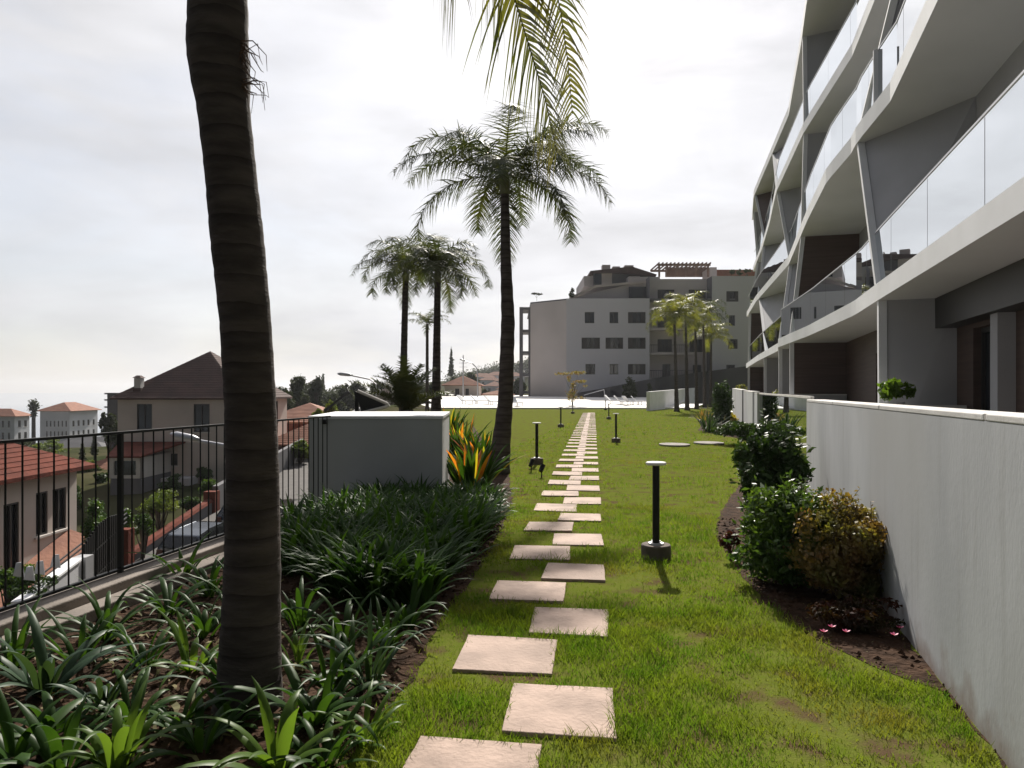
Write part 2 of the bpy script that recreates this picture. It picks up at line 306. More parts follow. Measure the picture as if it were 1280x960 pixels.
# stepping stones
stones = []
for i in range(38):
    y0 = 2.98+1.372*i                          # right row, distance along path
    stones.append(('right', i, -0.437, 0.103, y0+.30, y0+.87))
    stones.append(('left', i, -0.797, -0.232, y0-0.36, y0+.21))
def pathpt(a, b): return PD*b+PN*a
NR = np.random.default_rng(5)
def blades(n, y0, y1, hh, ww, seed, dens_pow=1.0):
    g = np.random.default_rng(seed); t = g.random(n); y = y0+(y1-y0)*t**dens_pow
    half = 0.74*y+0.4; x = (g.random(n)*2-1)*half
    keep = (x < 1.254+.284*y-0.03)
    x, y = x[keep], y[keep]
    jx = x+g.normal(0, 0.035, len(x)); jy = y+g.normal(0, 0.035, len(x))
    keep = ~inside(bed_poly, jx, jy) & ~inside(rbed_poly, jx, jy) & ~inside(fb_poly, jx, jy) & (x > fx(y)+0.4)
    x, y = x[keep], y[keep]
    # bare patches
    nz = np.array([mnoise.noise(Vector((a*1.1, b*1.1, 0)))+.6*mnoise.noise(Vector((a*4, b*4, 3))) for a, b in zip(x, y)]) if len(x) < 400000 else np.zeros(len(x))
    bare = [(0.75,2.75,0.30),(0.5,2.95,0.2),(1.75,5.0,0.22),(-0.35,5.9,0.28),(-0.1,6.4,.2),(.4,4.1,.1),(1.5,3.4,.14),(.7,7.4,.2),(2.0,6.5,.2),(-.55,4.7,.16)]
    pr = np.clip(0.95+nz*1.2, 0.28, 1)
    for bx, by, br in bare: pr *= 1-0.85*np.exp(-((x-bx)**2+(y-by)**2)/(br*br))
    keep = g.random(len(x)) < pr
    x, y, nz = x[keep], y[keep], nz[keep]
    a = x*PN.x+y*PN.y; b = x*PD.x+y*PD.y; k = np.ones(len(x), bool)
    rin = .004+.05*g.random(len(x))**4
    for s in stones: k &= ~((a > s[2]+rin) & (a < s[3]-rin) & (b > s[4]+rin) & (b < s[5]-rin))
    x, y, nz = x[k], y[k], nz[k]; n = len(x)
    ang = g.random(n)*2*np.pi; h = hh*(0.35+0.9*g.random(n)**1.5)*np.clip(1+1.1*nz, .35, 2.0); w = ww*(0.7+0.6*g.random(n)); ln = h*(0.25+0.9*g.random(n)); la = g.random(n)*2*np.pi
    dx, dy = np.cos(ang)*w/2, np.sin(ang)*w/2; lx, ly = np.cos(la)*ln, np.sin(la)*ln
    z0 = np.full(n, -0.002)
    V = np.stack([np.stack([x-dx,y-dy,z0],1), np.stack([x+dx,y+dy,z0],1), np.stack([x+dx*.8+lx*.4,y+dy*.8+ly*.4,h*.62],1), np.stack([x-dx*.8+lx*.4,y-dy*.8+ly*.4,h*.62],1), np.stack([x+lx,y+ly,h],1)],1).reshape(-1,3)
    i5 = np.arange(n)*5
    F1 = np.stack([i5,i5+1,i5+2],1); F2 = np.stack([i5,i5+2,i5+3],1); F3 = np.stack([i5+3,i5+2,i5+4],1)
    return V, np.concatenate([F1,F2,F3])
Vs = []; Fs = []; off = 0
for a in ((130000,2.3,5.2,0.046,0.0040,1,0.8),(120000,5.0,10.0,0.045,0.0055,2,0.9),(70000,9.8,22,0.042,0.010,3,0.8),(80000,21.5,66,0.045,0.032,4,0.9)):
    v, f = blades(*a); Vs.append(v); Fs.append(f+off); off += len(v)
npmesh('grass', np.concatenate(Vs), np.concatenate(Fs), 'blade', label='short green lawn grass growing around the stepping stones', category='grass', kind='stuff')
v, f = blades(9000, 2.3, 12, 0.03, 0.003, 11, 0.8)
npmesh('dry_grass', v, f, 'drygrass', label='scattered dry straw-coloured blades among the lawn', category='grass', kind='stuff')
ordn = ['first','second','third','fourth','fifth','sixth','seventh','eighth','ninth','tenth','eleventh','twelfth','thirteenth','fourteenth','fifteenth','sixteenth','seventeenth','eighteenth','nineteenth','twentieth']
ordn += ['twenty-'+w for w in ordn[:9]]+['thirtieth']+['thirty-'+w for w in ordn[:9]]
for side, i, a0, a1, b0, b1 in stones:
    mb = MB(); g = random.Random(i*2+(side == 'left')); j = lambda: g.uniform(-.012, .012)
    c = [(a0+j(), b0+j()), (a1+j(), b0+j()), (a1+j(), b1+j()), (a0+j(), b1+j())]; cm = pathpt((a0+a1)/2, (b0+b1)/2)
    loop = []
    for k in range(4):
        p, q = c[k], c[(k+1) % 4]
        for s in range(5): loop.append((p[0]+(q[0]-p[0])*s/5+g.uniform(-.003,.003), p[1]+(q[1]-p[1])*s/5+g.uniform(-.003,.003)))
    L = [pathpt(*q)-cm for q in loop]
    mb.hexa([(q.x,q.y,-0.03) for q in L], [(q.x,q.y,0.018) for q in L])
    lab = {0: 'nearest pale square stepping stone of the %s row, cut by the photo\'s lower edge' % side if side == 'left' else 'large pale stepping stone, first of the right row from the camera'}.get(i, 'square stepping stone, %s of the %s row counted from the camera' % (ordn[i], side))
    o = mb.build('stepping_stone', 'stone', bevel=0.005 if i < 9 else 0, label=lab, category='stepping stone', group='stepping stones across the lawn'); o.location = cm; o.rotation_euler = (R(g.uniform(-.9,.9)), R(g.uniform(-.7,.7)), R(g.uniform(-1,1)))
for px, py, lab in ((843,557,'flat round-ended concrete inspection cover in the lawn, nearer the path'),(886,555,'flat concrete inspection cover in the lawn, nearer the shrubs')):
    c = G(px, py); mb = MB(); L = [(c.x+.45*math.cos(t*.2618)*(1 if abs(math.cos(t*.2618))<.9 else 1.0), c.y+.55*math.sin(t*.2618)) for t in range(24)]
    mb.hexa([(x,y,-.02) for x,y in L], [(x,y,.05) for x,y in L]); mb.build('inspection_cover', 'concrete', label=lab, category='cover', group='inspection covers in the lawn')
# terrain beyond, road, sea
CP = [(-3.5,5,-6.5),(-9,10,-6.6),(-9,20,-6.2),(-14,12,-7.6),(-20,20,-7.6),(-26,30,-6.8),(-20,48,-4.6),(-25,60,-4.6),(-10,35,-5.1),(-9,45,-4.2),(-8,60,-3),(-115,185,-12),(-90,150,-11),(-60,110,-8),(-40,70,-6),(-20,110,-1.5),(-8,140,-1),(0,120,-1),(10,160,-1.5),
      (0,400,4),(-12,380,3),(0,480,15),(-30,480,9),(40,430,24),(-60,420,-4),(-200,200,-28),(-300,600,-62),(-120,600,-45),(-30,250,0),(-1000,1000,-86),(-600,300,-80),(-60,20,-14),(-120,20,-30),(200,500,60),(100,200,10),(-400,1500,-86),(0,1500,40),(300,1500,80),(-40,-50,-12),(-150,-100,-40)]
CPa = np.array(CP)
def road_h(y): return -5.2+0.085*(y-29)
def terr(x, y):
    d2 = (CPa[:,0]-x)**2+(CPa[:,1]-y)**2+1.0; w = d2**-1.6; return float((w*CPa[:,2]).sum()/w.sum())-min(110, max(0, -x-135-0.0*y)*0.45)
def grid_axis(lst):
    out = []
    for a, b, n in lst: out += list(np.linspace(a, b, n, endpoint=False))
    return out+[lst[-1][1]]
gx = grid_axis([(-2500,-400,20),(-400,-60,40),(-60,10,50),(10,400,30),(400,1200,10)]); gy = grid_axis([(-300,-10,12),(-10,80,50),(80,250,40),(250,700,30),(700,3000,20)])
tv = []
for y in gy:
    for x in gx:
        h = terr(x, y)
        if -17.5 < x < -6.5 and 4 < y < 90: h = road_h(y)-0.12-(0.0 if x > -16 else 0.3)
        tv.append((x, y, h+mnoise.noise(Vector((x*.02, y*.02, 0)))*min(3, abs(y)/120)))
nx = len(gx); tf = [(j*nx+i, j*nx+i+1, (j+1)*nx+i+1, (j+1)*nx+i) for j in range(len(gy)-1) for i in range(nx-1)]
tm = MB(); tm.add(tv, tf); tm.build('hillside_terrain', 'hill', smooth=True, kind='structure')
s_ = MB(); s_.quad((-50000,-2000,-80),(50000,-2000,-80),(50000,50000,-80),(-50000,50000,-80)); s_.build('sea', 'sea', kind='structure')
def strip(name, m, x0, x1, y0, y1, dz, n=30, **k):
    mb = MB(); ys = np.linspace(y0, y1, n)
    for a, b in zip(ys[:-1], ys[1:]): mb.quad((x0,a,road_h(a)+dz),(x1,a,road_h(a)+dz),(x1,b,road_h(b)+dz),(x0,b,road_h(b)+dz))
    return mb.build(name, m, **k)
strip('road', 'asphalt', -15.2, -9.0, 4, 88, 0.02, kind='structure')
mb = MB()
for a in np.arange(5, 86, 3.0): mb.hexa([(-9.0,a,road_h(a)-.1),(-7.4,a,road_h(a)-.1),(-7.4,a+3,road_h(a+3)-.1),(-9.0,a+3,road_h(a+3)-.1)], [(-9.0,a,road_h(a)+.14),(-7.4,a,road_h(a)+.14),(-7.4,a+3,road_h(a+3)+.14),(-9.0,a+3,road_h(a+3)+.14)])
mb.build('pavement', 'kerb', kind='structure')
strip('road_edge_line', 'yline', -9.35, -9.2, 6, 86, 0.026, kind='structure')
# ------------------------------------------------------------------ deck at the end of the lawn
dk = MB(); prof = [(66.5,0.0),(66.5,0.14),(72,0.40),(78,0.78),(96,1.0),(130,1.0)]
for (a, ha), (b, hb) in zip(prof[:-1], prof[1:]): dk.quad((-7.6,a,ha),(17.0,a,ha),(19.5,b,hb),(-9.5,b,hb))
dk.build('pool_deck', 'deck', kind='structure')
# ------------------------------------------------------------------ fence, kerb
kb = MB()
def fseg(mb, off0, off1, z0, z1, y0=-5, y1=11.9):
    mb.hexa([(fx(y0)+off0,y0,z0),(fx(y0)+off1,y0,z0),(fx(y1)+off1,y1,z0),(fx(y1)+off0,y1,z0)], [(fx(y0)+off0,y0,z1),(fx(y0)+off1,y0,z1),(fx(y1)+off1,y1,z1),(fx(y1)+off0,y1,z1)])
fseg(kb, -0.10, 0.20, -8.5, 0.16, -5, 9.75); kb.build('retaining_kerb', 'kerb', bevel=0.01, label='concrete kerb on top of the retaining wall carrying the black railing', category='kerb')
kb = MB(); fseg(kb, 0.20, 0.36, -0.3, 0.09, -5, 9.75); kb.build('bed_edging', 'kerb', bevel=0.008, label='lower concrete edging step between the railing kerb and the plants', category='edging')
fe = empty('railing', (fx(5),5,0.16), 'black metal railing of thin vertical bars along the left edge of the garden', 'railing')
mb = MB(); mb.beam((fx(0),0,1.275),(fx(9.45),9.45,1.275),0.045,0.02); wpart(mb, 'top_rail', 'black', fe)
mb = MB(); mb.beam((fx(0),0,0.185),(fx(9.45),9.45,0.185),0.035,0.02); wpart(mb, 'bottom_rail', 'black', fe)
y = 2.6
bar0 = None
while y < 9.5:
    big = abs(y-5.64) < 0.065
    if big: mb = MB(); mb.beam((fx(y),y,0.16),(fx(y),y,1.265),0.035); wpart(mb, 'post', 'black', fe)
    else:
        if bar0 is None: mb = MB(); mb.tube([(0,0,0.035),(0,0,1.105)], 0.007, 6); bar0 = mb.build('bar', 'black', fe)
        b = bar0 if y < 2.7 else bar0.copy()
        if b is not bar0: C.objects.link(b)
        b.location = (fx(y)-fx(5), y-5, 0)
    y += 0.128
# white block behind the bed
bx = [(-2.86,10.0),(-0.98,10.0),(-1.09,12.35),(-3.06,12.35)]
bo = empty('utility_block', (-1.95,11.2,0), 'plain rendered white block standing at the end of the railing', 'block')
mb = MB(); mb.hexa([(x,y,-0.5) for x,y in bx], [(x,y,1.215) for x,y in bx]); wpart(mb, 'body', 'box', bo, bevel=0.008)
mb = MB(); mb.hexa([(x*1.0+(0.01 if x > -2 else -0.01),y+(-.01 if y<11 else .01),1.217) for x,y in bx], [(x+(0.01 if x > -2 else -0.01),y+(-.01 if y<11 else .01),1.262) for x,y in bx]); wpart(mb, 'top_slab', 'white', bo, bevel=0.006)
mb = MB(); mb.box(-2.66,-2.60,9.94,9.999,1.15,1.21); wpart(mb, 'hinge', 'black', bo)
# ------------------------------------------------------------------ garden wall right
def wx(y): return 1.254+.284*y
def wallseg(y0, y1, h0, h1, th=0.22, lab='', name='garden_wall'):
    e = empty(name, (wx((y0+y1)/2), (y0+y1)/2, 0), lab, 'wall')
    u = Vector((.284,1,0)).normalized(); n = Vector((u.y,-u.x,0))
    a = Vector((wx(y0),y0,0)); b = Vector((wx(y1),y1,0))
    def loop(o0, o1, z0, z1): return [Vector((*(a+n*o0).xy,z0)),Vector((*(a+n*o1).xy,z0)),Vector((*(b+n*o1).xy,z1)),Vector((*(b+n*o0).xy,z1))]
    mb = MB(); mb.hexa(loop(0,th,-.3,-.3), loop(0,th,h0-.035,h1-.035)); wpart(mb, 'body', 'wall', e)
    nseg = max(1, round((y1-y0)/2.1)); mb = MB()
    for i in range(nseg):
        f0, f1 = i/nseg, (i+1)/nseg-.0022; A_, B_ = a.lerp(b, f0), a.lerp(b, f1); H0, H1 = h0+(h1-h0)*f0, h0+(h1-h0)*f1; o0, o1 = -.002, th+.002
        lp = lambda d0, d1: [Vector((*(A_+n*o0).xy,H0+d0)),Vector((*(A_+n*o1).xy,H0+d0)),Vector((*(B_+n*o1).xy,H1+d0)),Vector((*(B_+n*o0).xy,H1+d0))]
        mb.hexa(lp(-.034,0), lp(0,0))
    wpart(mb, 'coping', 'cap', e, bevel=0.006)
    return e
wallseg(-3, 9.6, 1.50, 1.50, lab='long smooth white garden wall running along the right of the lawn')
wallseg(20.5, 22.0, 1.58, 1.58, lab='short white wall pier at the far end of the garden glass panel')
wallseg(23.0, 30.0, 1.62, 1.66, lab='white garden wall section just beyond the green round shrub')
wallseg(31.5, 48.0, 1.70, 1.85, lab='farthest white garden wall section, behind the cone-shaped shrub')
ge = empty('glass_screen', (wx(15),15,0), 'long clear glass screen between the two white garden wall sections', 'glass screen')
for y0, y1 in ((9.62,13.2),(13.24,16.8),(16.84,20.48)):
    mb = MB(); mb.beam((wx(y0)+.08,y0,.78),(wx(y1)+.08,y1,.78),0.012,1.45); wpart(mb, 'pane', 'glass_g', ge)
mb = MB(); mb.beam((wx(9.62)+.08,9.62,1.525),(wx(20.48)+.08,20.48,1.555),0.05,0.035); wpart(mb, 'top_rail', 'cap', ge)
mb = MB(); mb.beam((wx(9.62)+.08,9.62,.03),(wx(20.48)+.08,20.48,.03),0.16,0.06); wpart(mb, 'base_rail', 'cap', ge)
# ------------------------------------------------------------------ modern white apartment building on the right
U = Vector((.291,.957,0)).normalized(); NN = Vector((U.y,-U.x,0))
ab = empty('apartment_building', (8,15,0), 'modern apartment building with wavy white slab edges, slanted fins and glass balconies', 'building')
LV = {1: (3.08,3.36,[(-5,.9),(5.8,4.18),(9,5.15),(11.4,5.88),(13.7,6.6),(18.8,7.83),(23.5,8.80),(25.5,9.55),(34,11.75),(44,14.5)]),
      2: (6.30,6.62,[(-5,.9),(8.5,5.1),(11.5,6.12),(13.4,6.5),(14.0,6.68),(15.9,7.04),(19.5,8.1),(26.2,10.2),(37,12.7),(44.5,14.7)]),
      3: (9.40,9.70,[(-5,.9),(8,5.3),(12,6.6),(16.5,7.9),(21.4,8.78),(27.7,10.3),(33,11.95),(38.3,13.5),(46,15.6)]),
      4: (12.50,12.85,[(-5,1.2),(8,5.0),(14,6.7),(19.75,8.2),(22.3,9.07),(28,10.9),(39.7,13.5),(45,15.2)])}
def edge_x(k, y):
    p = LV[k][2]
    for (a, xa), (b, xb) in zip(p[:-1], p[1:]):
        if a <= y <= b: return xa+(xb-xa)*(y-a)/(b-a)
    return p[-1][1]
def smooth_edge(k, step=0.5):
    z0, z1, p = LV[k]; ys = np.arange(p[0][0], p[-1][0]+1e-6, step); out = []
    for y in ys:
        out.append(Vector((edge_x(k, y), y, 0)))
    return out
INNER = {0: 1.15, 1: 1.5, 2: 1.5, 3: 1.5}
def base_x(y): return 2.42+.300*y
for k in LV:
    z0, z1, _ = LV[k]; e = smooth_edge(k); mb = MB()
    for p, q in zip(e[:-1], e[1:]):
        pi, qi = p+NN*2.6, q+NN*2.6
        mb.quad((p.x,p.y,z0),(q.x,q.y,z0),(q.x,q.y,z1),(p.x,p.y,z1))
        mb.quad((p.x,p.y,z1),(q.x,q.y,z1),(qi.x,qi.y,z1),(pi.x,pi.y,z1))
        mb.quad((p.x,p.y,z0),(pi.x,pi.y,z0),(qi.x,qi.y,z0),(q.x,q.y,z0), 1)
    p = e[-1]; pi = p+NN*2.6; mb.quad((p.x,p.y,z0),(pi.x,pi.y,z0),(pi.x,pi.y,z1),(p.x,p.y,z1))
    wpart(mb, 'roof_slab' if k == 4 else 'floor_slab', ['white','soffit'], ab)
    if k < 4:   # glass balustrade, each pane a part
        pl = e[4:]; i = 0
        while i+4 < len(pl):
            a = pl[i]+NN*.10; b = pl[i+4]+NN*.10; y = a.y
            if y > 0.5:
                gm = MB(); 
                for s in range(4):
                    c = pl[i+s]+NN*.10+U*(.01 if s == 0 else 0); d = pl[i+s+1]+NN*.10-U*(.01 if s == 3 else 0)
                    gm.quad((c.x,c.y,z1+.03),(d.x,d.y,z1+.03),(d.x,d.y,z1+.95),(c.x,c.y,z1+.95))
                wpart(gm, 'glass_balustrade', 'glass', ab)
            i += 4
        rl = MB(); rl2 = MB()
        for p, q in zip(pl[:-1], pl[1:]):
            if p.y < 0: continue
            rl.beam((p.x+NN.x*.10,p.y+NN.y*.10,z1+.015),(q.x+NN.x*.10,q.y+NN.y*.10,z1+.015),0.06,0.03)
            rl2.beam((p.x+NN.x*.10,p.y+NN.y*.10,z1+.965),(q.x+NN.x*.10,q.y+NN.y*.10,z1+.965),0.02,0.025)
        wpart(rl, 'balustrade_channel', 'cap', ab); wpart(rl2, 'balustrade_rail', 'steel', ab)
# inner facade per storey with windows
zs = {0: (0.15,3.08), 1: (3.36,6.30), 2: (6.62,9.40), 3: (9.70,12.50)}
for s in range(4):
    z0, z1 = zs[s]; off = INNER[s]; ya, yb = -5, 44
    a = Vector((base_x(ya),ya,0))+NN*off; b = Vector((base_x(yb),yb,0))+NN*off; L = (b-a).length
    holes = []
    at = lambda y: (y-ya)/(yb-ya)*L
    cols = [(9.6,10.7),(14.2,17.4),(23.6,25.2),(29,31.5),(34.5,38)] if s == 0 else [(3.0,6.0),(8.0,10.8),(14.5,17.0),(18.0,20.0),(23.3,25.6),(29,33),(35,38)]
    for h0, h1 in cols: holes.append((at(h0),at(h1),z0+.02,z1-(.55 if s == 0 else .45)))
    mb = MB(); wall_holes(mb, a, b, z0, z1, holes, 0.16, NN); wpart(mb, 'facade_wall', 'brown' if s == 0 else 'grey', ab)
    u = (b-a)/L
    for h in holes:
        c = a+u*(h[0]+h[1])/2+NN*.13; w = h[1]-h[0]
        fr = MB()
        for t in (-.5,0,.5):
            q = c+u*w*(t*.97); fr.obox(q, u, .07, .06, h[2], h[3])
        fr.obox(c, u, w, .055, h[3]-.07, h[3]-.001)
        f_ = wpart(fr, 'window', 'dark', ab)
        gm = MB(); q0 = c-u*w*.5+NN*.01; q1 = c+u*w*.5+NN*.01; gm.quad((q0.x,q0.y,h[2]),(q1.x,q1.y,h[2]),(q1.x,q1.y,h[3]),(q0.x,q0.y,h[3])); wpart(gm, 'pane', 'win', f_)
# solid body behind, end wall
mb = MB(); a = Vector((base_x(-5),-5,0))+NN*1.8; b = Vector((base_x(44),44,0))+NN*1.8
q = [a, b, b+NN*9, a+NN*9]; mb.hexa([(v.x,v.y,0) for v in q], [(v.x,v.y,12.4) for v in q]); wpart(mb, 'building_core', 'grey', ab)
# fins with partitions behind them: (storey, y at top, y at bottom, partition material)
fins = [(0,11.5,11.4,'grey'),(1,13.4,11.7,'grey'),(0,21.5,21.5,'brown'),(1,21.5,21.5,'brown'),(2,21.5,21.5,'grey'),(3,21.8,21.5,'grey'),
        (0,24.5,24.5,'grey'),(1,26.2,24.4,'grey'),(2,27.7,26.4,'grey'),(3,32.5,28.2,'grey'),(3,39.4,37.6,'brown'),(2,38.0,36.4,'grey'),
        (0,31.0,31.0,'grey'),(1,35.8,30.6,'grey'),(0,42.5,42.5,'brown'),(1,42.5,42.5,'brown'),(2,42.8,42.8,'grey'),(3,43.0,43.0,'grey'),
        (2,11.2,13.2,'grey'),(3,12.0,12.0,'grey'),(1,3.0,1.5,'grey'),(2,2.5,4.0,'grey')]
for s, yt, yb_, m in fins:
    z0, z1 = zs[s]; top = Vector((edge_x(s+1, yt), yt, z1)); kb_ = max(s, 1); bot = Vector((edge_x(kb_, yb_), yb_, z0))
    w = .13 if s or yt < 20 else .10
    mb = MB(); a, b = bot+NN*.02, top+NN*.02
    mb.hexa([a, a+NN*.12, a+NN*.12+U*w, a+U*w], [b, b+NN*.12, b+NN*.12+U*w, b+U*w]); wpart(mb, 'fin', 'white', ab)
    ym = (yt+yb_)/2; off = INNER[s]
    ib = Vector((base_x(yb_),yb_,z0))+NN*(off-.003); it = Vector((base_x(yb_),yb_,z1))+NN*(off-.003)
    a2, b2 = a+NN*.122+U*.02, b+NN*.122+U*.02
    mb = MB(); mb.hexa([a2, ib+U*.02, ib+U*(w-.02), a2+U*(w-.04)], [b2, it+U*.02, it+U*(w-.02), b2+U*(w-.04)]); wpart(mb, 'partition', m, ab)
# ground-floor door bay near right edge: projecting dark lintel, pale column, dark panel
c = Vector((base_x(8.4),8.4,0))+NN*(1.15-.16)
mb = MB(); mb.obox(c+U*1.3, U, 4.6, .30, 2.60, 3.075); wpart(mb, 'lintel', 'dark', ab)
c = Vector((base_x(9.3),9.3,0))+NN*1.05
mb = MB(); mb.obox(c, U, .26, .2, .15, 2.597); wpart(mb, 'column', 'grey', ab)
# penthouse-side screen walls & end pieces
pb = MB(); pb.obox((edge_x(2,12.2)+.35,12.4,0), NN, .55, .06, 6.62, 7.6); wpart(pb, 'balcony_screen', 'soffit', ab)
# terrace between wall and building
mb = MB(); q = [Vector((wx(-4)+.25,-4,0)), Vector((wx(48)+.25,48,0)), Vector((base_x(48),48,0))+NN*1.7, Vector((base_x(-4),-4,0))+NN*1.7]
mb.hexa([(v.x,v.y,.02) for v in q], [(v.x,v.y,.15) for v in q]); mb.build('terrace_floor', 'terrace', kind='structure')
for y, x1, lab in ((11.1,1.9,'low white divider wall in front of the dark ground-floor door'),(21.3,1.6,'low white divider wall between the two ground-floor terraces')):
    e = empty('divider_wall', (wx(y)+1,y,0.15), lab, 'wall', 'low divider walls of the ground floor terraces')
    a = Vector((wx(y)+.3,y,0)); b = Vector((base_x(y),y,0))+NN*(1.10)
    if y < 12: a = Vector((wx(y)+.3,y+.15,0)); b = Vector((base_x(10.9),10.9,0))+NN*1.1
    uu = (b-a).normalized(); c = (a+b)/2
    mb = MB(); mb.obox(c, uu, (b-a).length, .16, .15, 1.36 if y < 12 else 1.5); wpart(mb, 'body', 'wall', e)
    mb = MB(); mb.obox(c, uu, (b-a).length, .20, 1.362 if y < 12 else 1.502, 1.40 if y < 12 else 1.54); wpart(mb, 'coping', 'cap', e)
# ------------------------------------------------------------------ vegetation generators
def strap_mesh(n, L, Wd, seed, arch=1.0, el=(35,80), fold=0.25, segs=6, spread=0.05, jit=.25):
    g = random.Random(seed); mb = MB()
    for i in range(n):
        az = 2*math.pi*(i/n)+g.uniform(-.35,.35); e = R(g.uniform(*el)); l = L*g.uniform(1-jit,1+jit*.6); w = Wd*g.uniform(.75,1.15)
        d = Vector((math.cos(az), math.sin(az), 0)); p = d*g.uniform(0,spread); s = Vector((-d.y, d.x, 0)); ar = arch*g.uniform(.5,1.3); vs = []; tw = g.uniform(-.3,.3)
        for k in range(segs+1):
            t = k/segs; ang = e-ar*(t**1.5)*R(95); dirv = d*math.cos(ang)+Vector((0,0,1))*math.sin(ang)
            ww = w*(0.55+0.45*math.sin(min(1,t*2.2)*math.pi/2))*(1-max(0,(t-.45)/.55)**1.6)+.0008
            up = s.cross(dirv); side = (s+up*tw*t).normalized(); fo = up*ww*fold*(1 if True else 0)
            vs += [p-side*ww/2-fo*0+up*0+fo, p.copy(), p+side*ww/2+fo]
            p = p+dirv*l/segs
            if p.z < .01: p.z = .01+g.random()*.01
        fs = []
        for k in range(segs):
            a = 3*k; fs += [(a,a+1,a+4,a+3),(a+1,a+2,a+5,a+4)]
        mb.add(vs, fs)
    return mb
def leaf_cloud(clumps, n, size, seed, flat=0.0, aspect=2.4, shell=0.55):
    """little leaves spread through several ellipsoid clumps"""
    g = np.random.default_rng(seed); vol = np.array([c[1][0]*c[1][1]*c[1][2] for c in clumps])**0.75; pk = g.choice(len(clumps), n, p=vol/vol.sum())
    cen = np.array([c[0] for c in clumps])[pk]; rad = np.array([c[1] for c in clumps])[pk]
    d = g.normal(size=(n,3)); d /= np.linalg.norm(d, axis=1)[:,None]; r = (shell+(1-shell)*g.random(n))**0.8; r *= 1+.13*g.normal(size=n); r = np.where(g.random(n) < .05, r*1.22, r)
    p = cen+d*rad*r[:,None]
    nrm = d*.6+g.normal(size=(n,3))*.6+np.array([0,0,flat]); nrm /= np.linalg.norm(nrm, axis=1)[:,None]
    t = np.cross(nrm, g.normal(size=(n,3))); t /= np.linalg.norm(t, axis=1)[:,None]; b = np.cross(nrm, t)
    s = size*(0.6+.8*g.random(n))[:,None]; 
    V = np.stack([p-t*s*.5, p+b*s*.5/aspect+nrm*s*.06, p+t*s*.5-nrm*s*.12, p-b*s*.5/aspect+nrm*s*.06],1).reshape(-1,3)
    i = np.arange(n)*4; return V, np.stack([i,i+1,i+2,i+3],1)
def clumps_in(c, r, n, seed, cr=0.42, squash=0.8):
    g = random.Random(seed); out = []
    for i in range(n):
        while True:
            d = Vector([g.uniform(-1,1) for _ in range(3)])
            if d.length < 1: break
        k = cr*g.uniform(.6,1.25); out.append(((c[0]+d.x*r[0]*.75, c[1]+d.y*r[1]*.75, c[2]+d.z*r[2]*.8), (r[0]*k, r[1]*k, r[2]*k*squash)))
    return out
def branches(base, clumps, rad, seed, n=None):
    g = random.Random(seed); mb = MB(); base = Vector(base); top = Vector((0,0,0))
    for c, r in clumps: top += Vector(c)
    top /= len(clumps); fork = base.lerp(top, .55); mb.tube([base, base.lerp(fork,.5)+Vector((g.uniform(-1,1)*rad,g.uniform(-1,1)*rad,0)), fork, top], [rad, rad*.85, rad*.7, rad*.25], 7)
    for c, r in clumps[:n or 14]:
        s = base.lerp(fork, g.uniform(.6,1)); mid = s.lerp(Vector(c), .5)+Vector((0,0,-abs(r[2])*.2)); mb.tube([s, mid, Vector(c)], [rad*.42, rad*.28, rad*.1], 5)
    return mb
def bush(name, loc, r, n, size, m, seed, label, cat, nc=14, group=None, trunk=0.02, lift=0.0, aspect=2.4, cr=.42, flat=0, trunk_name='stem', crown='foliage', shoots=0):
    e = empty(name, loc, label, cat, group); cl = clumps_in((0,0,lift+r[2]), r, nc, seed, cr)
    cl = [((c[0],c[1],max(c[2],q[2]*.6)),q) for c,q in cl]
    V, Fc = leaf_cloud(cl, n, size, seed, aspect=aspect, flat=flat); npmesh(crown, V, Fc, m, e)
    branches((0,0,-.05), cl, trunk, seed).build(trunk_name, 'bark_t', e, smooth=True)
    if shoots:
        g = random.Random(seed+5); lf = MB(); tw = lf
        for _ in range(shoots):
            c, q = g.choice(cl); d = Vector((g.uniform(-1,1), g.uniform(-1,1), g.uniform(0,1.2))).normalized(); a = Vector(c)+Vector((d.x*q[0]*.8,d.y*q[1]*.8,d.z*q[2]*.8)); L = g.uniform(.10,.22)*r[2]/.45
            b = a+(d+Vector((0,0,.5))).normalized()*L; tw.tube([a, b], [.003,.0015], 4, mi=1)
            for k in range(9):
                t = k/8; p = a.lerp(b, t); v = Vector((g.uniform(-1,1), g.uniform(-1,1), g.uniform(-.3,.8))).normalized(); s_ = v.cross(d).normalized(); l = size*g.uniform(.7,1.15); lf.add([p, p+v*l*.5+s_*l*.2, p+v*l, p+v*l*.5-s_*l*.2], [(0,1,2,3)])
        lf.build('young_shoots', [m, 'bark_t'], e)
    return e
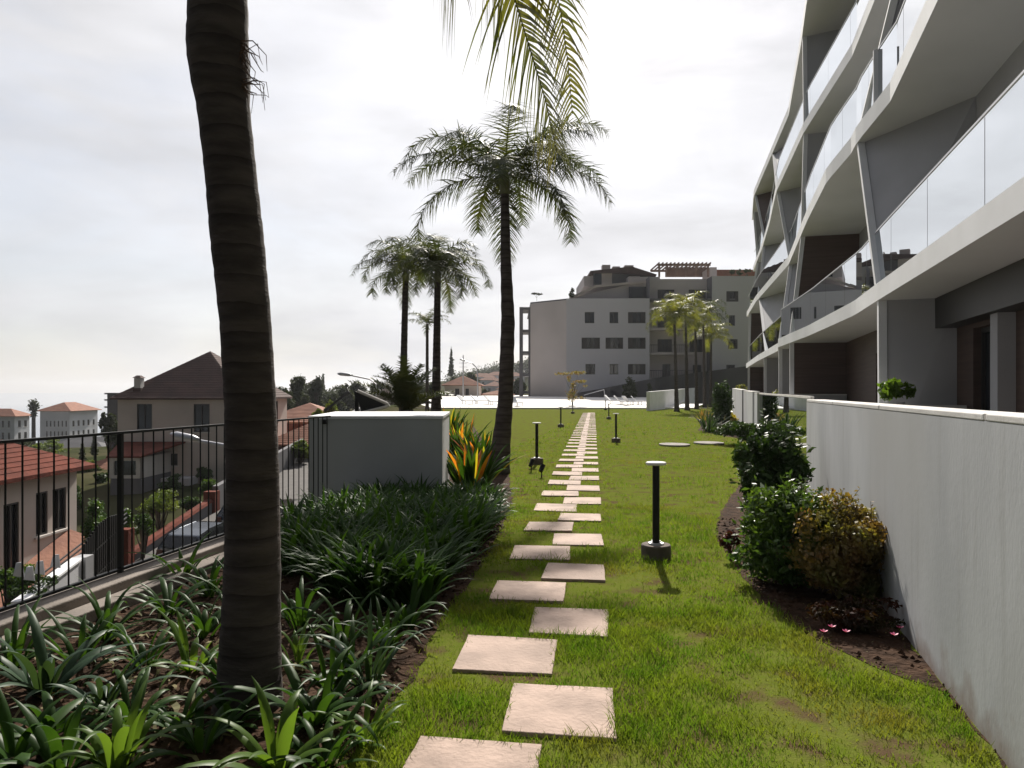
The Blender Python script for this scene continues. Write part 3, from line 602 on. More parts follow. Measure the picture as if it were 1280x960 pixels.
def frond_mb(path, n, ll, lw, seed, droop=0.9, gap=0.10, rach=0.012, vee=0.5, leafseg=3, tipk=.25, plume=0.0):
    """pinnate palm leaf along a 3D polyline"""
    g = random.Random(seed); path = [Vector(p) for p in path]; cum = [0]
    for a, b in zip(path[:-1], path[1:]): cum.append(cum[-1]+(b-a).length)
    T = cum[-1]
    def at(t):
        s = t*T
        for i in range(len(path)-1):
            if s <= cum[i+1] or i == len(path)-2:
                f = (s-cum[i])/max(1e-6, cum[i+1]-cum[i]); return path[i].lerp(path[i+1], f), (path[i+1]-path[i]).normalized()
    mb = MB(); K = 12; mb.tube([at(k/K)[0] for k in range(K+1)], [rach*(1-.8*k/K) for k in range(K+1)], 5)
    for i in range(n):
        t = gap+(1-gap)*(i+.5)/n; p, d = at(t); side = d.cross(Vector((0,0,1)))
        if side.length < .1: side = Vector((1,0,0))
        side.normalize(); up = side.cross(d)
        prof = math.sin(math.pi*min(1, .18+.82*((t-gap)/(1-gap)))**.8)**.6*(1-tipk)+tipk
        for sg in (-1, 1):
            l = ll*prof*g.uniform(.85,1.12); v = (side*sg*1.0+d*g.uniform(.45,.85)+up*(g.uniform(-.1,vee)+g.uniform(-plume,plume))).normalized(); q = p.copy(); w = lw*g.uniform(.8,1.2)*(.45+.55*prof)
            wv = d.cross(v)
            wv = (d-v*d.dot(v)).normalized(); vs = []
            for k in range(leafseg+1):
                f = k/leafseg; ww = w*(1-f**1.5)+.0006; vs += [q-wv*ww/2, q+wv*ww/2]
                v = (v+Vector((0,0,-1))*droop*g.uniform(.5,1.1)/leafseg).normalized(); q = q+v*l/leafseg
            mb.add(vs, [(2*k, 2*k+1, 2*k+3, 2*k+2) for k in range(leafseg)])
    return mb
def arc_path(az, el, L, curve, n=9):
    d = Vector((math.sin(az), math.cos(az), 0)); p = Vector((0,0,0)); out = [p.copy()]; e = el
    for k in range(n):
        p = p+(d*math.cos(e)+Vector((0,0,1))*math.sin(e))*L/n; out.append(p.copy()); e -= curve*(0.4+1.2*k/n)/n
    return out
def palm(loc, top, r0, r1, nf, fl, ll, seed, label, m='frond', group=None, curve=(1.7,2.6), els=(20,80), trunk_pts=None, radii=None, custom=None, azs=None, nl=42, lw=.03, shaft=.5, bulge=1.0, vee=.4, droop=.9, plume=.55):
    g = random.Random(seed); e = empty('palm_tree', loc, label, 'palm tree', group); loc = Vector(loc); top = Vector(top)-loc
    mb = MB()
    if trunk_pts is None:
        n = 60; bend = Vector((g.uniform(-.1,.1)*0, 0, 0)); pts = []; rr = []
        for k in range(n+1):
            t = k/n; pts.append(Vector((top.x*t**1.1, top.y*t, top.z*t))); ring = 1+.035*math.sin(t*top.z*2*math.pi/.16)
            rr.append((r1+(r0-r1)*(1-t)**1.6+r0*.35*math.exp(-t*top.z/.22)*bulge)*ring)
    else: pts, rr = trunk_pts, radii
    mb.tube(pts, rr, 14); wp = mb.build('trunk', 'bark', e, smooth=True)
    mb = MB(); mb.tube([top*1.0+Vector((0,0,-.05)), top+Vector((0,0,shaft*.5)), top+Vector((0,0,shaft))], [r1*1.02, r1*1.15, r1*.55], 10); mb.build('crown_shaft', 'shaft', e, smooth=True)
    for i in range(nf):
        az = (azs[i] if azs else 2*math.pi*i*.381966+g.uniform(-.2,.2)); el = R(els[0]+(els[1]-els[0])*((i+.5)/nf)**.8) if not azs else R(g.uniform(*els))
        path = arc_path(az, el, fl*g.uniform(.85,1.1), g.uniform(*curve)); o = top+Vector((0,0,shaft*.6))
        frond_mb([o+p for p in path], nl, ll, lw, seed*50+i, droop=droop, vee=vee, plume=plume).build('frond', m, e)
    return e
# ------------------------------------------------------------------ near palm (left foreground)
cx = [(0,273,70),(60,272,74),(100,276,70),(130,279,63),(200,287,61),(300,297,64),(400,307,61),(500,313,62),(600,316,64),(700,316,67),(780,314,72),(840,312,77),(885,310,86)]
D0 = 3.62; base0 = P(310, 888, D0); base0.z = 0; tp = []; tr = []
for k in range(150):
    y = 895-k*(895+330)/149
    if y > 0:
        for (ya, ca, wa), (yb2, cb, wb) in zip(cx[:-1], cx[1:]):
            if ya <= y <= yb2: f = (y-ya)/(yb2-ya); c_, w_ = ca+(cb-ca)*f, wa+(wb-wa)*f
        if y > 885: c_, w_ = 310, 88
    else: c_, w_ = 273+y*.03, 70+y*.02
    q = P(c_, y, D0)-base0; tp.append(q); ring = ((y/34.0) % 1.0); tr.append(w_/2*D0/F*(1+.02*(1-ring)**4-.015*(ring > .88))*(1+.012*mnoise.noise(Vector((y*.03,0,0)))))
top0 = tp[-1]+base0
pm = palm(base0, top0, .16, .13, 13, 2.2, .5, 3, 'thick dark ringed palm trunk in the foreground planting bed, hanging frond above', trunk_pts=tp, radii=tr,
     azs=[R(a) for a in (95,120,140,165,185,205,225,245,265,150,215,180,110)], els=(45,75), curve=(1.0,1.6), nl=34, lw=.028, shaft=.6, m='frond_n')
def addf(path, n, ll, seed, **k):
    mb = frond_mb([Vector(p)-base0 for p in path], n, ll, .021, seed, **k); mb.build('frond', 'frond_n', pm)
o0 = top0+Vector((0,0,.5))
addf([o0,(-1.0,3.75,5.6),(-.5,3.85,5.1),(-.2,3.9,4.5),(-.03,3.95,4.0),(.02,4.0,3.78),(.12,4.05,3.5),(.20,4.08,3.25),(.26,4.1,2.98)], 120, .74, 71, droop=1.15, vee=.15, leafseg=5, rach=.012, tipk=.3)
addf([o0,(-.9,3.9,5.8),(-.2,4.2,5.3),(.12,4.3,4.6),(.28,4.4,4.1),(.36,4.45,3.6),(.38,4.47,3.35)], 104, .56, 72, droop=1.3, vee=.1, leafseg=5, rach=.011, tipk=.3)
addf([o0,(-1.1,3.7,5.6),(-.72,3.8,5.2),(-.47,3.82,4.7),(-.34,3.85,4.15),(-.30,3.86,3.85)], 84, .80, 73, droop=1.5, vee=.1, leafseg=5, rach=.011, tipk=.6)
fb = MB(); g = random.Random(4)
for i in range(26):
    y = g.uniform(50, 112); s = P(300+g.uniform(-4,6), y, D0-.05)-base0; dx = g.uniform(.03,.13); e_ = s+Vector((dx, g.uniform(-.05,.05), g.uniform(-.12,.03)))
    fb.tube([s, s.lerp(e_,.5)+Vector((0,0,g.uniform(-.02,.04))), e_, e_+Vector((g.uniform(-.02,.02),0,-g.uniform(0,.1)))], [.004,.003,.002,.001], 4)
fb.build('fibre_tuft', 'fibre', pm)
# ------------------------------------------------------------------ other palms
b1 = G(622,592); 
pts = []; rr = []
pl1 = [(592,621,34),(575,624,27),(540,628,22),(500,632,19),(400,635,17),(320,632,13),(240,631,10)]
for k in range(90):
    y = 592-k*352/89
    for (ya, ca, wa), (yb2, cb, wb) in zip(pl1[:-1], pl1[1:]):
        if yb2 <= y <= ya: f = (ya-y)/(ya-yb2); c_, w_ = ca+(cb-ca)*f, wa+(wb-wa)*f
    pts.append(P(c_, y, b1.y)-b1); rr.append(w_/2*b1.y/F*(1+.03*math.sin(k*1.1)))
palm(b1, pts[-1]+b1, .2, .09, 20, 2.35, .62, 12, 'tall slender palm rising beside the path with a round feathery crown', trunk_pts=pts, radii=rr, nl=92, lw=.023, curve=(1.5,2.5), els=(-12,60), vee=.35, droop=1.0)
palm(P(545,521,24)*1.0-Vector((0,0,0)), P(547,352,24), .17, .11, 22, 2.2, .6, 23, 'dark palm behind the white block, right one of the pair', curve=(2.2,3.1), els=(0,84), nl=70, lw=.03)
palm(Vector((P(503,500,28).x,28,0)), P(507,352,28), .17, .12, 22, 2.4, .62, 31, 'palm behind the white block, left one of the pair, fuller crown', curve=(2.2,3.1), els=(0,84), nl=70, lw=.03)
palm(Vector((P(534,500,58).x,58,0)), P(534,412,58), .15, .12, 12, 2.5, .6, 37, 'small distant palm seen between the pair of dark palm trunks', nl=26, lw=.06, curve=(1.7,2.6))
for i, (bxx, by, tx, ty, d, lab) in enumerate(((846,513,843,402,58,'leftmost yellow-green palm of the row by the low white wall'),(859,509,857,392,62,'second yellow-green palm from the left in the row by the low wall'),(871,506,869,410,66,'third yellow-green palm from the left in the row, low spreading crown'),(881,503,879,398,71,'fourth palm from the left in the row, taller behind the others'),(888,500,889,426,75,'rightmost yellow palm of the row, drooping over the dark ramp wall'))):
    palm(Vector((P(bxx,by,d).x,d,0)), P(tx,ty,d), .2, .10, 17, 2.9, .8, 60+i, lab, m='frond_y' if i != 3 else 'frond', group='row of palms on the right of the lawn', nl=34, lw=.07, curve=(2.2,3.1), els=(5,82))
# date-palm like shrub behind the block
c0 = Vector((P(508,500,20).x,20,0)); e = empty('cycad_palm', c0, 'short stout palm with upright arching fronds behind the white block', 'palm')
mb = MB(); mb.tube([(0,0,0),(0,0,.6),(0,0,1.1)], [.22,.24,.2], 12); mb.build('trunk', 'bark', e, smooth=True)
g = random.Random(2)
for i in range(26):
    p = arc_path(g.uniform(0,6.28), R(g.uniform(35,85)), g.uniform(1.3,1.9), g.uniform(.5,1.5)); frond_mb([Vector((0,0,1.0))+q for q in p], 48, .36, .045, 400+i, droop=.3, vee=.7, leafseg=2).build('frond', 'frond', e)
# ------------------------------------------------------------------ planting bed: dense mass + individual clumps
protos = [strap_mesh(15, .52, .048, 900+i, arch=.85, el=(50,88), spread=.08) for i in range(7)]
V = []; Fq = []; off = 0; g = random.Random(9)
for k in range(2600):
    y = g.uniform(5.2, 9.9); xl, xr = fx(y)+.45, None
    ex = None
    for a, b in zip(bed_edge[:-1], bed_edge[1:]):
        if min(a.y,b.y) <= y <= max(a.y,b.y): ex = a.x+(b.x-a.x)*(y-a.y)/(b.y-a.y)
    xr = (ex or -.2)-.18; 
    if xr <= xl: continue
    x = g.uniform(xl, xr); px = 640+x/y*F
    if px < 352 or (y < 6.2 and px < 400): continue
    if len(V) > 520: break
    pr = g.choice(protos); a = g.uniform(0,6.28); s = g.uniform(.75,1.12)*(1.0 if y < 8.5 else .85); c_, s_n = math.cos(a)*s, math.sin(a)*s
    arr = np.array(pr.v); V.append(np.stack([x+arr[:,0]*c_-arr[:,1]*s_n, y+arr[:,0]*s_n+arr[:,1]*c_, arr[:,2]*s],1)); Fq.append(np.array(pr.f)+off); off += len(arr)
npmesh('strap_leaf_planting', np.concatenate(V), np.concatenate(Fq), 'leaf', label='dense mass of dark strap-leaved plants in front of the white block', category='planting', kind='stuff')
ind = [ # px, py(base), leaves, length, width, material, label
 (132,800,15,.46,.040,'leaf','strap-leaved clump by the kerb under the railing, left of the palm trunk'),
 (58,868,16,.46,.062,'leaf_b','large blue-green broad-leaved clump at the left edge of the photo'),
 (128,886,14,.40,.034,'leaf_b','pale arching grassy clump in the bare soil right of the blue-green clump'),
 (238,838,10,.34,.040,'leaf_l','small bright yellow-green clump just left of the palm trunk'),
 (222,912,9,.38,.036,'leaf','sparse clump with spreading leaves below the bright one, left of the trunk'),
 (146,962,11,.38,.050,'leaf_l','light green clump cut by the lower edge of the photo at left'),
 (392,905,16,.46,.055,'leaf','big glossy broad-leaved clump right of the palm trunk foot'),
 (345,960,9,.36,.060,'leaf_l','clump with wide light leaves cut by the lower edge, right of the trunk foot'),
 (462,860,14,.44,.034,'leaf_b','arching grey-green clump at the right edge of the bare bed'),
 (372,830,10,.34,.034,'leaf_l','small yellowish clump just right of the palm trunk'),
 (210,768,13,.44,.040,'leaf','upright clump between the kerb and the palm trunk'),
 (262,745,13,.44,.042,'leaf','clump touching the left side of the palm trunk near the railing'),
 (255,795,12,.40,.038,'leaf','low dark clump behind the bright yellow-green one'),
 (180,832,11,.36,.036,'leaf','dark low clump in the middle of the soil left of the trunk'),
 (290,905,9,.34,.040,'leaf','dark clump in the shade at the foot of the palm trunk'),
 (20,955,10,.42,.060,'leaf','dark leafy clump in the bottom left corner'),
 (430,800,13,.44,.038,'leaf','dark arching clump at the front of the dense planting'),
 (510,785,12,.40,.036,'leaf','dark clump at the right front of the dense planting'),
 (70,920,7,.26,.05,'leaf','small dark plant under the large blue-green clump'),
 (455,930,8,.28,.03,'leaf_l','thin young clump near the lawn edge at the bottom'),
 (100,830,12,.40,.036,'leaf','dark clump between the kerb and the blue-green clump'),
 (165,905,12,.36,.036,'leaf','dark clump between the pale grassy clump and the lower edge'),
 (285,850,11,.36,.034,'leaf','dark clump touching the left side of the trunk foot'),
 (250,940,10,.36,.040,'leaf','dark clump at the lower edge left of the trunk foot'),
 (415,870,11,.38,.036,'leaf','dark clump between the big glossy clump and the grey-green arching one'),
 (440,840,12,.40,.034,'leaf','dark thin-leaved clump just below the dense planting'),
 (375,785,14,.44,.038,'leaf','dark upright clump right of the trunk at the edge of the dense planting'),
 (15,835,13,.42,.040,'leaf','dark clump at the left edge under the kerb'),
 (230,725,13,.44,.040,'leaf','farthest dark clump along the kerb left of the trunk'),
 (300,770,13,.42,.038,'leaf','dark clump half hidden behind the left side of the trunk'),
 (480,815,12,.36,.032,'leaf','dark clump at the soil edge by the lawn below the dense planting'),
 (75,965,9,.34,.045,'leaf','dark broad clump at the lower edge near the bottom left corner'),
 (405,960,10,.34,.038,'leaf','dark clump at the lower edge between the wide-leaved clump and the lawn')]
for i, (px, py, n, L, w, m, lab) in enumerate(ind):
    p = G(px, py); mb = strap_mesh(n+5, L*1.0, w*1.0, 300+i, arch=1.0, el=(32,86), segs=8, spread=.06, jit=.5); o = mb.build('strap_leaf_plant', m, smooth=True, label=lab, category='plant', group='strap-leaved plants in the bed'); o.location = p
dl = MB(); g = random.Random(44)
for _ in range(130):
    px, py = g.uniform(0,520), g.uniform(740,960); p = G(px, py)
    if not inside(bed_poly, np.array([p.x]), np.array([p.y]))[0]: continue
    a = g.uniform(0,6.28); L = g.uniform(.07,.2); w = g.uniform(.008,.02); d = Vector((math.cos(a),math.sin(a),0)); sd_ = Vector((-d.y,d.x,0)); q = p+Vector((0,0,.012)); vs_ = []
    for k in range(5): t = k/4; ww = w*math.sin(math.pi*(.15+.8*t)); c_ = q+d*L*t+sd_*.03*math.sin(3*t)*L*5+Vector((0,0,.025*math.sin(math.pi*t)*g.uniform(.3,1.4))); vs_ += [c_-sd_*ww, c_+sd_*ww]
    dl.add(vs_, [(2*k,2*k+1,2*k+3,2*k+2) for k in range(4)])
dl.build('fallen_leaves', 'drygrass', label='withered strap leaves lying on the soil between the clumps', category='fallen leaves', kind='stuff')
# bird-of-paradise like orange clumps
for i, (px, py, h, lab) in enumerate(((588,612,1.0,'clump with glowing orange and yellow leaves right of the white block'),(603,585,.9,'dark leafy clump with orange tips beside the slender palm trunk'),(575,575,1.15,'tall yellow-orange leafed clump behind the corner of the white block'),(562,548,1.25,'farthest orange-tipped clump showing just above the white block'))):
    p = G(px, py); e = empty('croton_plant', p, lab, 'plant', 'orange-leaved plants by the slender palm')
    strap_mesh(40, h*.9, .10, 520+i, arch=.45, el=(45,88), spread=.25, segs=5).build('green_leaves', 'leaf', e)
    strap_mesh(6, h*.90, .10, 540+i, arch=.35, el=(55,88), spread=.22, segs=5).build('orange_leaves', 'orange', e)
    strap_mesh(5, h*.92, .10, 560+i, arch=.4, el=(50,88), spread=.25, segs=5).build('yellow_leaves', 'yellow', e)
# leaf litter in beds
def litter(n, poly, seed, size, y0, y1, x0, x1):
    g = np.random.default_rng(seed); x = x0+(x1-x0)*g.random(n); y = y0+(y1-y0)*g.random(n); k = inside(poly, x, y); x, y = x[k], y[k]; n = len(x)
    a = g.random(n)*6.28; s = size*(.5+g.random(n)); t = np.stack([np.cos(a),np.sin(a),g.normal(0,.25,n)],1); b = np.stack([-np.sin(a),np.cos(a),g.normal(0,.3,n)],1)*.3; p = np.stack([x,y,.012+.012*g.random(n)],1)
    s = s[:,None]; return np.stack([p-t*s,p+b*s,p+t*s,p-b*s],1).reshape(-1,3), np.arange(n*4).reshape(-1,4)
v, f = litter(2600, bed_poly, 3, .018, 1.5, 9, -4, 1); npmesh('leaf_litter', v, f, 'drygrass', label='dry leaves and bark scraps strewn over the soil of the left bed', category='leaf litter', kind='stuff')
v, f = litter(900, rbed_poly, 4, .014, 2.4, 10, 0, 5); npmesh('leaf_litter', v, f, 'drygrass', label='dry scraps strewn over the soil of the bed along the wall', category='leaf litter', kind='stuff')
def clods(poly, n, seed, x0, x1, y0, y1, lab):
    g = random.Random(seed); mb = MB()
    for _ in range(n):
        x, y = g.uniform(x0,x1), g.uniform(y0,y1)
        if not inside(poly, np.array([x]), np.array([y]))[0]: continue
        s = g.uniform(.006,.026); v = [Vector(q)*s*g.uniform(.7,1.3) for q in ((1,0,0),(-1,0,0),(0,1,0),(0,-1,0),(0,0,.8),(0,0,-.6))]; mb.add([(x+q.x,y+q.y,q.z+.006) for q in v], [(0,2,4),(2,1,4),(1,3,4),(3,0,4),(2,0,5),(1,2,5),(3,1,5),(0,3,5)])
    mb.build('soil_clods', 'soil', label=lab, category='soil', kind='stuff')
clods(bed_poly, 5200, 1, -4, .2, 1.8, 9, 'loose crumbs of brown soil in the left planting bed'); clods(rbed_poly, 2200, 2, .8, 4, 2.4, 9, 'loose crumbs of brown soil along the white wall')
# ------------------------------------------------------------------ shrubs along the right wall
bush('laurel_shrub', G(962,660), (.46,.46,.58), 9000, .085, 'shrub_d', 21, 'tall dark glossy shrub, uppermost of the group against the garden wall', 'shrub', shoots=90, nc=30, lift=.10, cr=.36)
bush('green_shrub', G(975,728), (.47,.55,.44), 11000, .062, 'shrub_g', 22, 'leafy mid-green shrub in front of the tall dark one by the wall', 'shrub', shoots=150, nc=34, lift=-.02, cr=.36)
bush('russet_shrub', G(1058,748), (.46,.46,.42), 20000, .036, 'shrub_b', 23, 'round russet and olive fine-leaved shrub pressed against the garden wall', 'shrub', shoots=90, nc=44, lift=-.02, cr=.34, aspect=1.5)
bush('red_plant', G(912,700), (.09,.09,.14), 300, .06, 'red', 24, 'small red-leaved plant at the left edge of the shrub group', 'plant', nc=6)
bush('red_ground_plant', G(1068,790), (.34,.22,.12), 900, .042, 'maroon', 25, 'low dark red-leaved plant with pink flowers under the russet shrub', 'plant', nc=12)
fl = MB(); g = random.Random(6)
for px, py in ((1125,763),(1058,768),(1040,762),(1030,768),(1118,772)):
    c = G(px, py+22, .09)
    for k in range(5): a = k*1.256; d = Vector((math.cos(a),math.sin(a),.5)); fl.add([c, c+d*.016+Vector((-d.y,d.x,0))*.008, c+d*.026, c+d*.016-Vector((-d.y,d.x,0))*.008], [(0,1,2,3)])
fl.build('pink_flowers', 'pink', label='few small pink flowers low by the foot of the garden wall', category='flowers')
bush('round_shrub', G(925,556), (.75,.7,.42), 2600, .13, 'shrub_d', 26, 'low round dark green shrub by the white wall pier', 'shrub', nc=16)
bush('cone_shrub', G(900,536), (.55,.6,1.05), 3400, .13, 'shrub_d', 27, 'cone-shaped dark shrub standing in the far bed', 'shrub', nc=20)
p = G(886,540); strap_mesh(40, 1.0, .07, 77, arch=.6, el=(30,85), spread=.2).build('spiky_plant', 'leaf_b', label='spiky grey-green clump at the left of the far bed', category='plant').location = p
p = G(878,527); strap_mesh(24, .9, .07, 78, arch=.5, el=(30,85), spread=.2).build('spiky_plant', 'shrub_b', label='reddish spiky clump behind the grey-green one in the far bed', category='plant').location = p
p = G(913,530); bush('yellow_shrub', p, (.4,.4,.45), 700, .12, 'yellow', 28, 'yellowish shrub between the cone shrub and the garden wall', 'shrub', nc=8)
# potted plant on the terrace divider
pp = Vector((P(1087,497,11.4).x, 11.3, 0)); e = empty('potted_plant', (pp.x,pp.y,1.30), 'leafy plant in a white pot by the low divider wall', 'potted plant')
e.location = (pp.x+.02, 10.7, 1.15)
mb = MB(); mb.tube([(0,0,-.02),(0,0,.3)], [.10,.15], 14); mb.build('pot', 'white', e, smooth=False)
V, Fc = leaf_cloud(clumps_in((.03,0,.48),(.26,.24,.18),10,5), 340, .12, 6); npmesh('foliage', V, Fc, 'leaf_l', e)
mb = MB(); mb.box(e.location.x-.2,e.location.x+.2,10.5,10.9,.15,1.128); mb.build('pot_stand', 'wall', label='small white plinth carrying the potted plant', category='plinth')
for px, d, lab in ((985,26,'small yellow-green terrace plant below the vertical fin'),(930,44,'tiny bush on the terrace at the far end of the building')):
    pz = P(px, 470, d); bush('terrace_plant', (pz.x,d,.15), (.5,.5,.8), 500, .16, 'frond_y', int(d), lab, 'plant', nc=8, lift=.5)
# ------------------------------------------------------------------ bollard lights
def bollard():
    e = empty('bollard_light', (0,0,0), 'black bollard light', 'bollard light', 'bollard lights along the path')
    mb = MB(); mb.tube([(0,0,-.05),(0,0,.118),(0,0,.13)], [.142,.142,.135], 28); mb.build('concrete_base', 'footing', e)
    mb = MB(); mb.tube([(0,0,.131),(0,0,.145)], [.075,.072], 20)
    for k in range(4): a = k*math.pi/2+.6; mb.tube([(.055*math.cos(a),.055*math.sin(a),.145),(.055*math.cos(a),.055*math.sin(a),.158)], .008, 6)
    mb.build('foot_plate', 'steel', e)
    mb = MB(); mb.tube([(0,0,.145),(0,0,.895)], .034, 20); mb.build('pole', 'black', e, smooth=False)
    mb = MB(); mb.tube([(0,0,.896),(0,0,.902),(0,0,.918),(0,0,.924)], [.09,.098,.098,.09], 28); mb.build('lamp_disc', 'lampglass', e)
    return e
bl = bollard()
BL = [(820,697,'nearest bollard light, tall black post on a concrete foot right of the path'),(671,580,'bollard light left of the path, close to the slender palm'),(770,553,'second bollard light on the right of the path'),(701,534,'second bollard light on the left of the path'),(761,524,'third bollard light on the right of the path'),(716,517,'far bollard light on the left of the path, under the thin tree'),(757,512.5,'farthest bollard light on the right, at the deck edge')]
for i, (px, py, lab) in enumerate(BL):
    o = bl if i == 0 else copy_tree(bl); p = G(px, py); o.location = p; o['label'] = lab
    o.rotation_euler = (0,0,i*.5)
for i, (px, py, lab) in enumerate(((664,590,'small black garden spotlight on a spike, left of the two by the bollard'),(677,597,'small tilted black spotlight, right of the two near the path'))):
    p = G(px, py); e = empty('garden_spotlight', p, lab, 'spotlight', 'black garden spotlights')
    mb = MB(); mb.tube([(0,0,0),(0,0,.14)], .012, 8); mb.build('spike', 'black', e)
    mb = MB(); mb.tube([(-.02,-.03,.12),(.03,.04,.23)], [.04,.048], 12); mb.build('lamp_head', 'black', e)
# ------------------------------------------------------------------ far apartment block
D = 95.0; K = D/F
fb_ = empty('far_apartment_block', P(760,500,D), 'large grey apartment block with roof terraces at the end of the lawn', 'building')
def X(px, d=D): return (px-640)/F*d
def H(py, d=D): return EYE-(py-490)/F*d
def facade(x0, x1, d0, d1, yt, yb2, wins, m, name='wall'):
    """x0,x1 photo columns, d0,d1 depths; wins (px0,px1,py0,py1,shutters)"""
    a = Vector((X(x0,d0), d0)); b = Vector((X(x1,d1), d1)); L = (b-a).length; hs = []
    for w in wins:
        f0 = (w[0]-x0)/(x1-x0); f1 = (w[1]-x0)/(x1-x0); hs.append((f0*L, f1*L, H(w[3],(d0+d1)/2), H(w[2],(d0+d1)/2)))
    mb = MB(); wall_holes(mb, a, b, H(yb2), H(yt), hs, .35, (0,1)); wpart(mb, name, m, fb_)
    u = (b-a)/L
    for h, w in zip(hs, wins):
        c = a+u*(h[0]+h[1])/2; wd = h[1]-h[0]; fm = MB(); zc = (h[2]+h[3])/2
        fm.obox((c.x,c.y+.12), u, wd, .08, h[3]-.1, h[3]-.001); fm.obox((c.x,c.y+.12), u, wd, .08, h[2]+.001, h[2]+.1); fm.obox((c.x,c.y+.12), u, .1, .07, h[2]+.1, h[3]-.1)
        wo_ = wpart(fm, 'window', 'dark', fb_)
        gm = MB(); gm.obox((c.x,c.y+.24), u, wd-.01, .02, h[2]+.01, h[3]-.01); wpart(gm, 'pane', 'win', wo_)
        if w[4]:
            for sg in (-1,1):
                sm = MB(); q = Vector((c.x,c.y))+u*(sg*(wd/2-wd*.14)); sm.obox((q.x,q.y+.03), u, wd*.26, .05, h[2]+.02, h[3]-.02); wpart(sm, 'shutter', 'shutter', wo_)
W3 = [(731,743,390,404,0),(762,773,390,404,0),(785,807,390,404,1),(727,750,422,436,1),(757,779,422,436,1),(785,807,422,436,1),(732,744,455,468,0),(762,773,455,468,0),(785,807,455,468,1)]
facade(708,812,D,D,373,505,W3,'facade')
facade(663,708,99,D,375,505,[],'facade_w','side_wall')
facade(812,890,97.5,97.5,345,505,[(822,843,362,377,1),(861,882,362,377,1),(822,840,395,410,1),(862,880,395,410,1),(822,840,424,440,1),(862,880,424,440,1),(828,838,455,474,0),(866,877,456,468,0)],'facade_w','recessed_wall')
facade(890,948,D,D,345,505,[(908,923,364,377,1),(911,919,394,407,0),(910,922,424,436,1),(908,919,456,463,0)],'facade','right_wall')
mb = MB()
for x in (812,890): mb.quad((X(x),D,0),(X(x),97.6,0),(X(x),97.6,H(345)),(X(x),D,H(345)))
wpart(mb, 'return_wall', 'facade_d', fb_)
for py in (412,443,475):   # recessed balconies
    mb = MB(); mb.box(X(813),X(868),D+.4,97.45,H(py),H(py)+.3); b_ = wpart(mb, 'balcony', 'facade_w', fb_)
    mb = MB(); mb.beam((X(813),D+.45,H(py)+1.3),(X(868),D+.45,H(py)+1.3),.06)
    for k in range(26): xx = X(813)+(X(868)-X(813))*k/25; mb.beam((xx,D+.45,H(py)+.3),(xx,D+.45,H(py)+1.27),.03)
    wpart(mb, 'railing', 'dark', b_)
# roof terraces
mb = MB(); mb.hexa([(X(663,99),99,H(374.9)-.01),(X(708),D+.01,H(374.9)-.01),(X(948),D+.01,H(374.9)-.01),(X(948),120,H(374.9)-.01),(X(663,99),120,H(374.9)-.01)], [(X(663,99),99.02,H(373)-.02),(X(708),D+.02,H(373)-.02),(X(948),D+.02,H(373)-.02),(X(948),120,H(373)-.02),(X(663,99),120,H(373)-.02)]); wpart(mb, 'roof_deck', 'facade_d', fb_)
zt = H(373)
def rb_(name, x0, x1, y0, y1, d0, d1, m, parent=fb_): mb = MB(); mb.box(X(x0,d0),X(x1,d0),d0,d1,H(y1,d0),H(y0,d0)); return wpart(mb, name, m, parent)
mb = MB(); d_ = 98.0   # sloping upper storey
mb.hexa([(X(713,d_),d_,zt),(X(785,d_),d_,zt),(X(785,d_),112,zt),(X(713,d_),112,zt)], [(X(716,d_),d_,H(371,d_)),(X(785,d_),d_,H(356,d_)),(X(785,d_),112,H(356,d_)),(X(716,d_),112,H(371,d_))]); wpart(mb, 'upper_storey', 'facade_w', fb_)
mb = MB(); a0 = [(X(712,97.7),97.7,H(373,97.7)),(X(745,97.7),97.7,H(358,97.7)),(X(812,97.7),97.7,H(352,97.7))]; mb.beam(a0[0],a0[1],.5,.3); mb.beam(a0[1],a0[2],.5,.3); wpart(mb, 'sloping_parapet', 'cream', fb_)
rb_('upper_wall', 785.2, 825, 346, 374, 97.9, 112, 'facade_w'); mb = MB(); mb.box(X(786,97.8),X(812,97.8),97.75,97.88,H(372.5,97.8),H(358.5,97.8)); wpart(mb, 'terrace_opening', 'win', fb_)
rb_('upper_wall', 730, 800, 345, 358, 100, 112, 'facade_w')
for x0, x1 in ((742,752),(752.2,765),(765.2,786)):
    rb_('pavilion_wall' if x0 != 742 else 'pavilion_window', x0, x1, 341, 356, 99.5+(x0 > 760)*.3, 108, 'win' if x0 == 742 else ('cream' if x0 < 760 else 'facade_d'))
mb = MB(); dd = 99; mb.hexa([(X(738,dd),dd,H(341,dd)),(X(772,dd),dd,H(340.5,dd)),(X(820,dd),dd,H(345.5,dd)),(X(820,dd),110,H(345.5,dd)),(X(738,dd),110,H(341,dd))], [(X(738,dd),dd,H(338.5,dd)),(X(790,dd),dd,H(333,dd)),(X(821,dd),dd,H(343,dd)),(X(821,dd),110,H(343,dd)),(X(738,dd),110,H(338.5,dd))]); wpart(mb, 'pavilion_roof', 'tile_d', fb_)
for x0, x1, y0 in ((753,763,331),(766,775,333),(781,792,331.5)): rb_('chimney', x0, x1, y0, 340, 101, 102.2, 'cream')
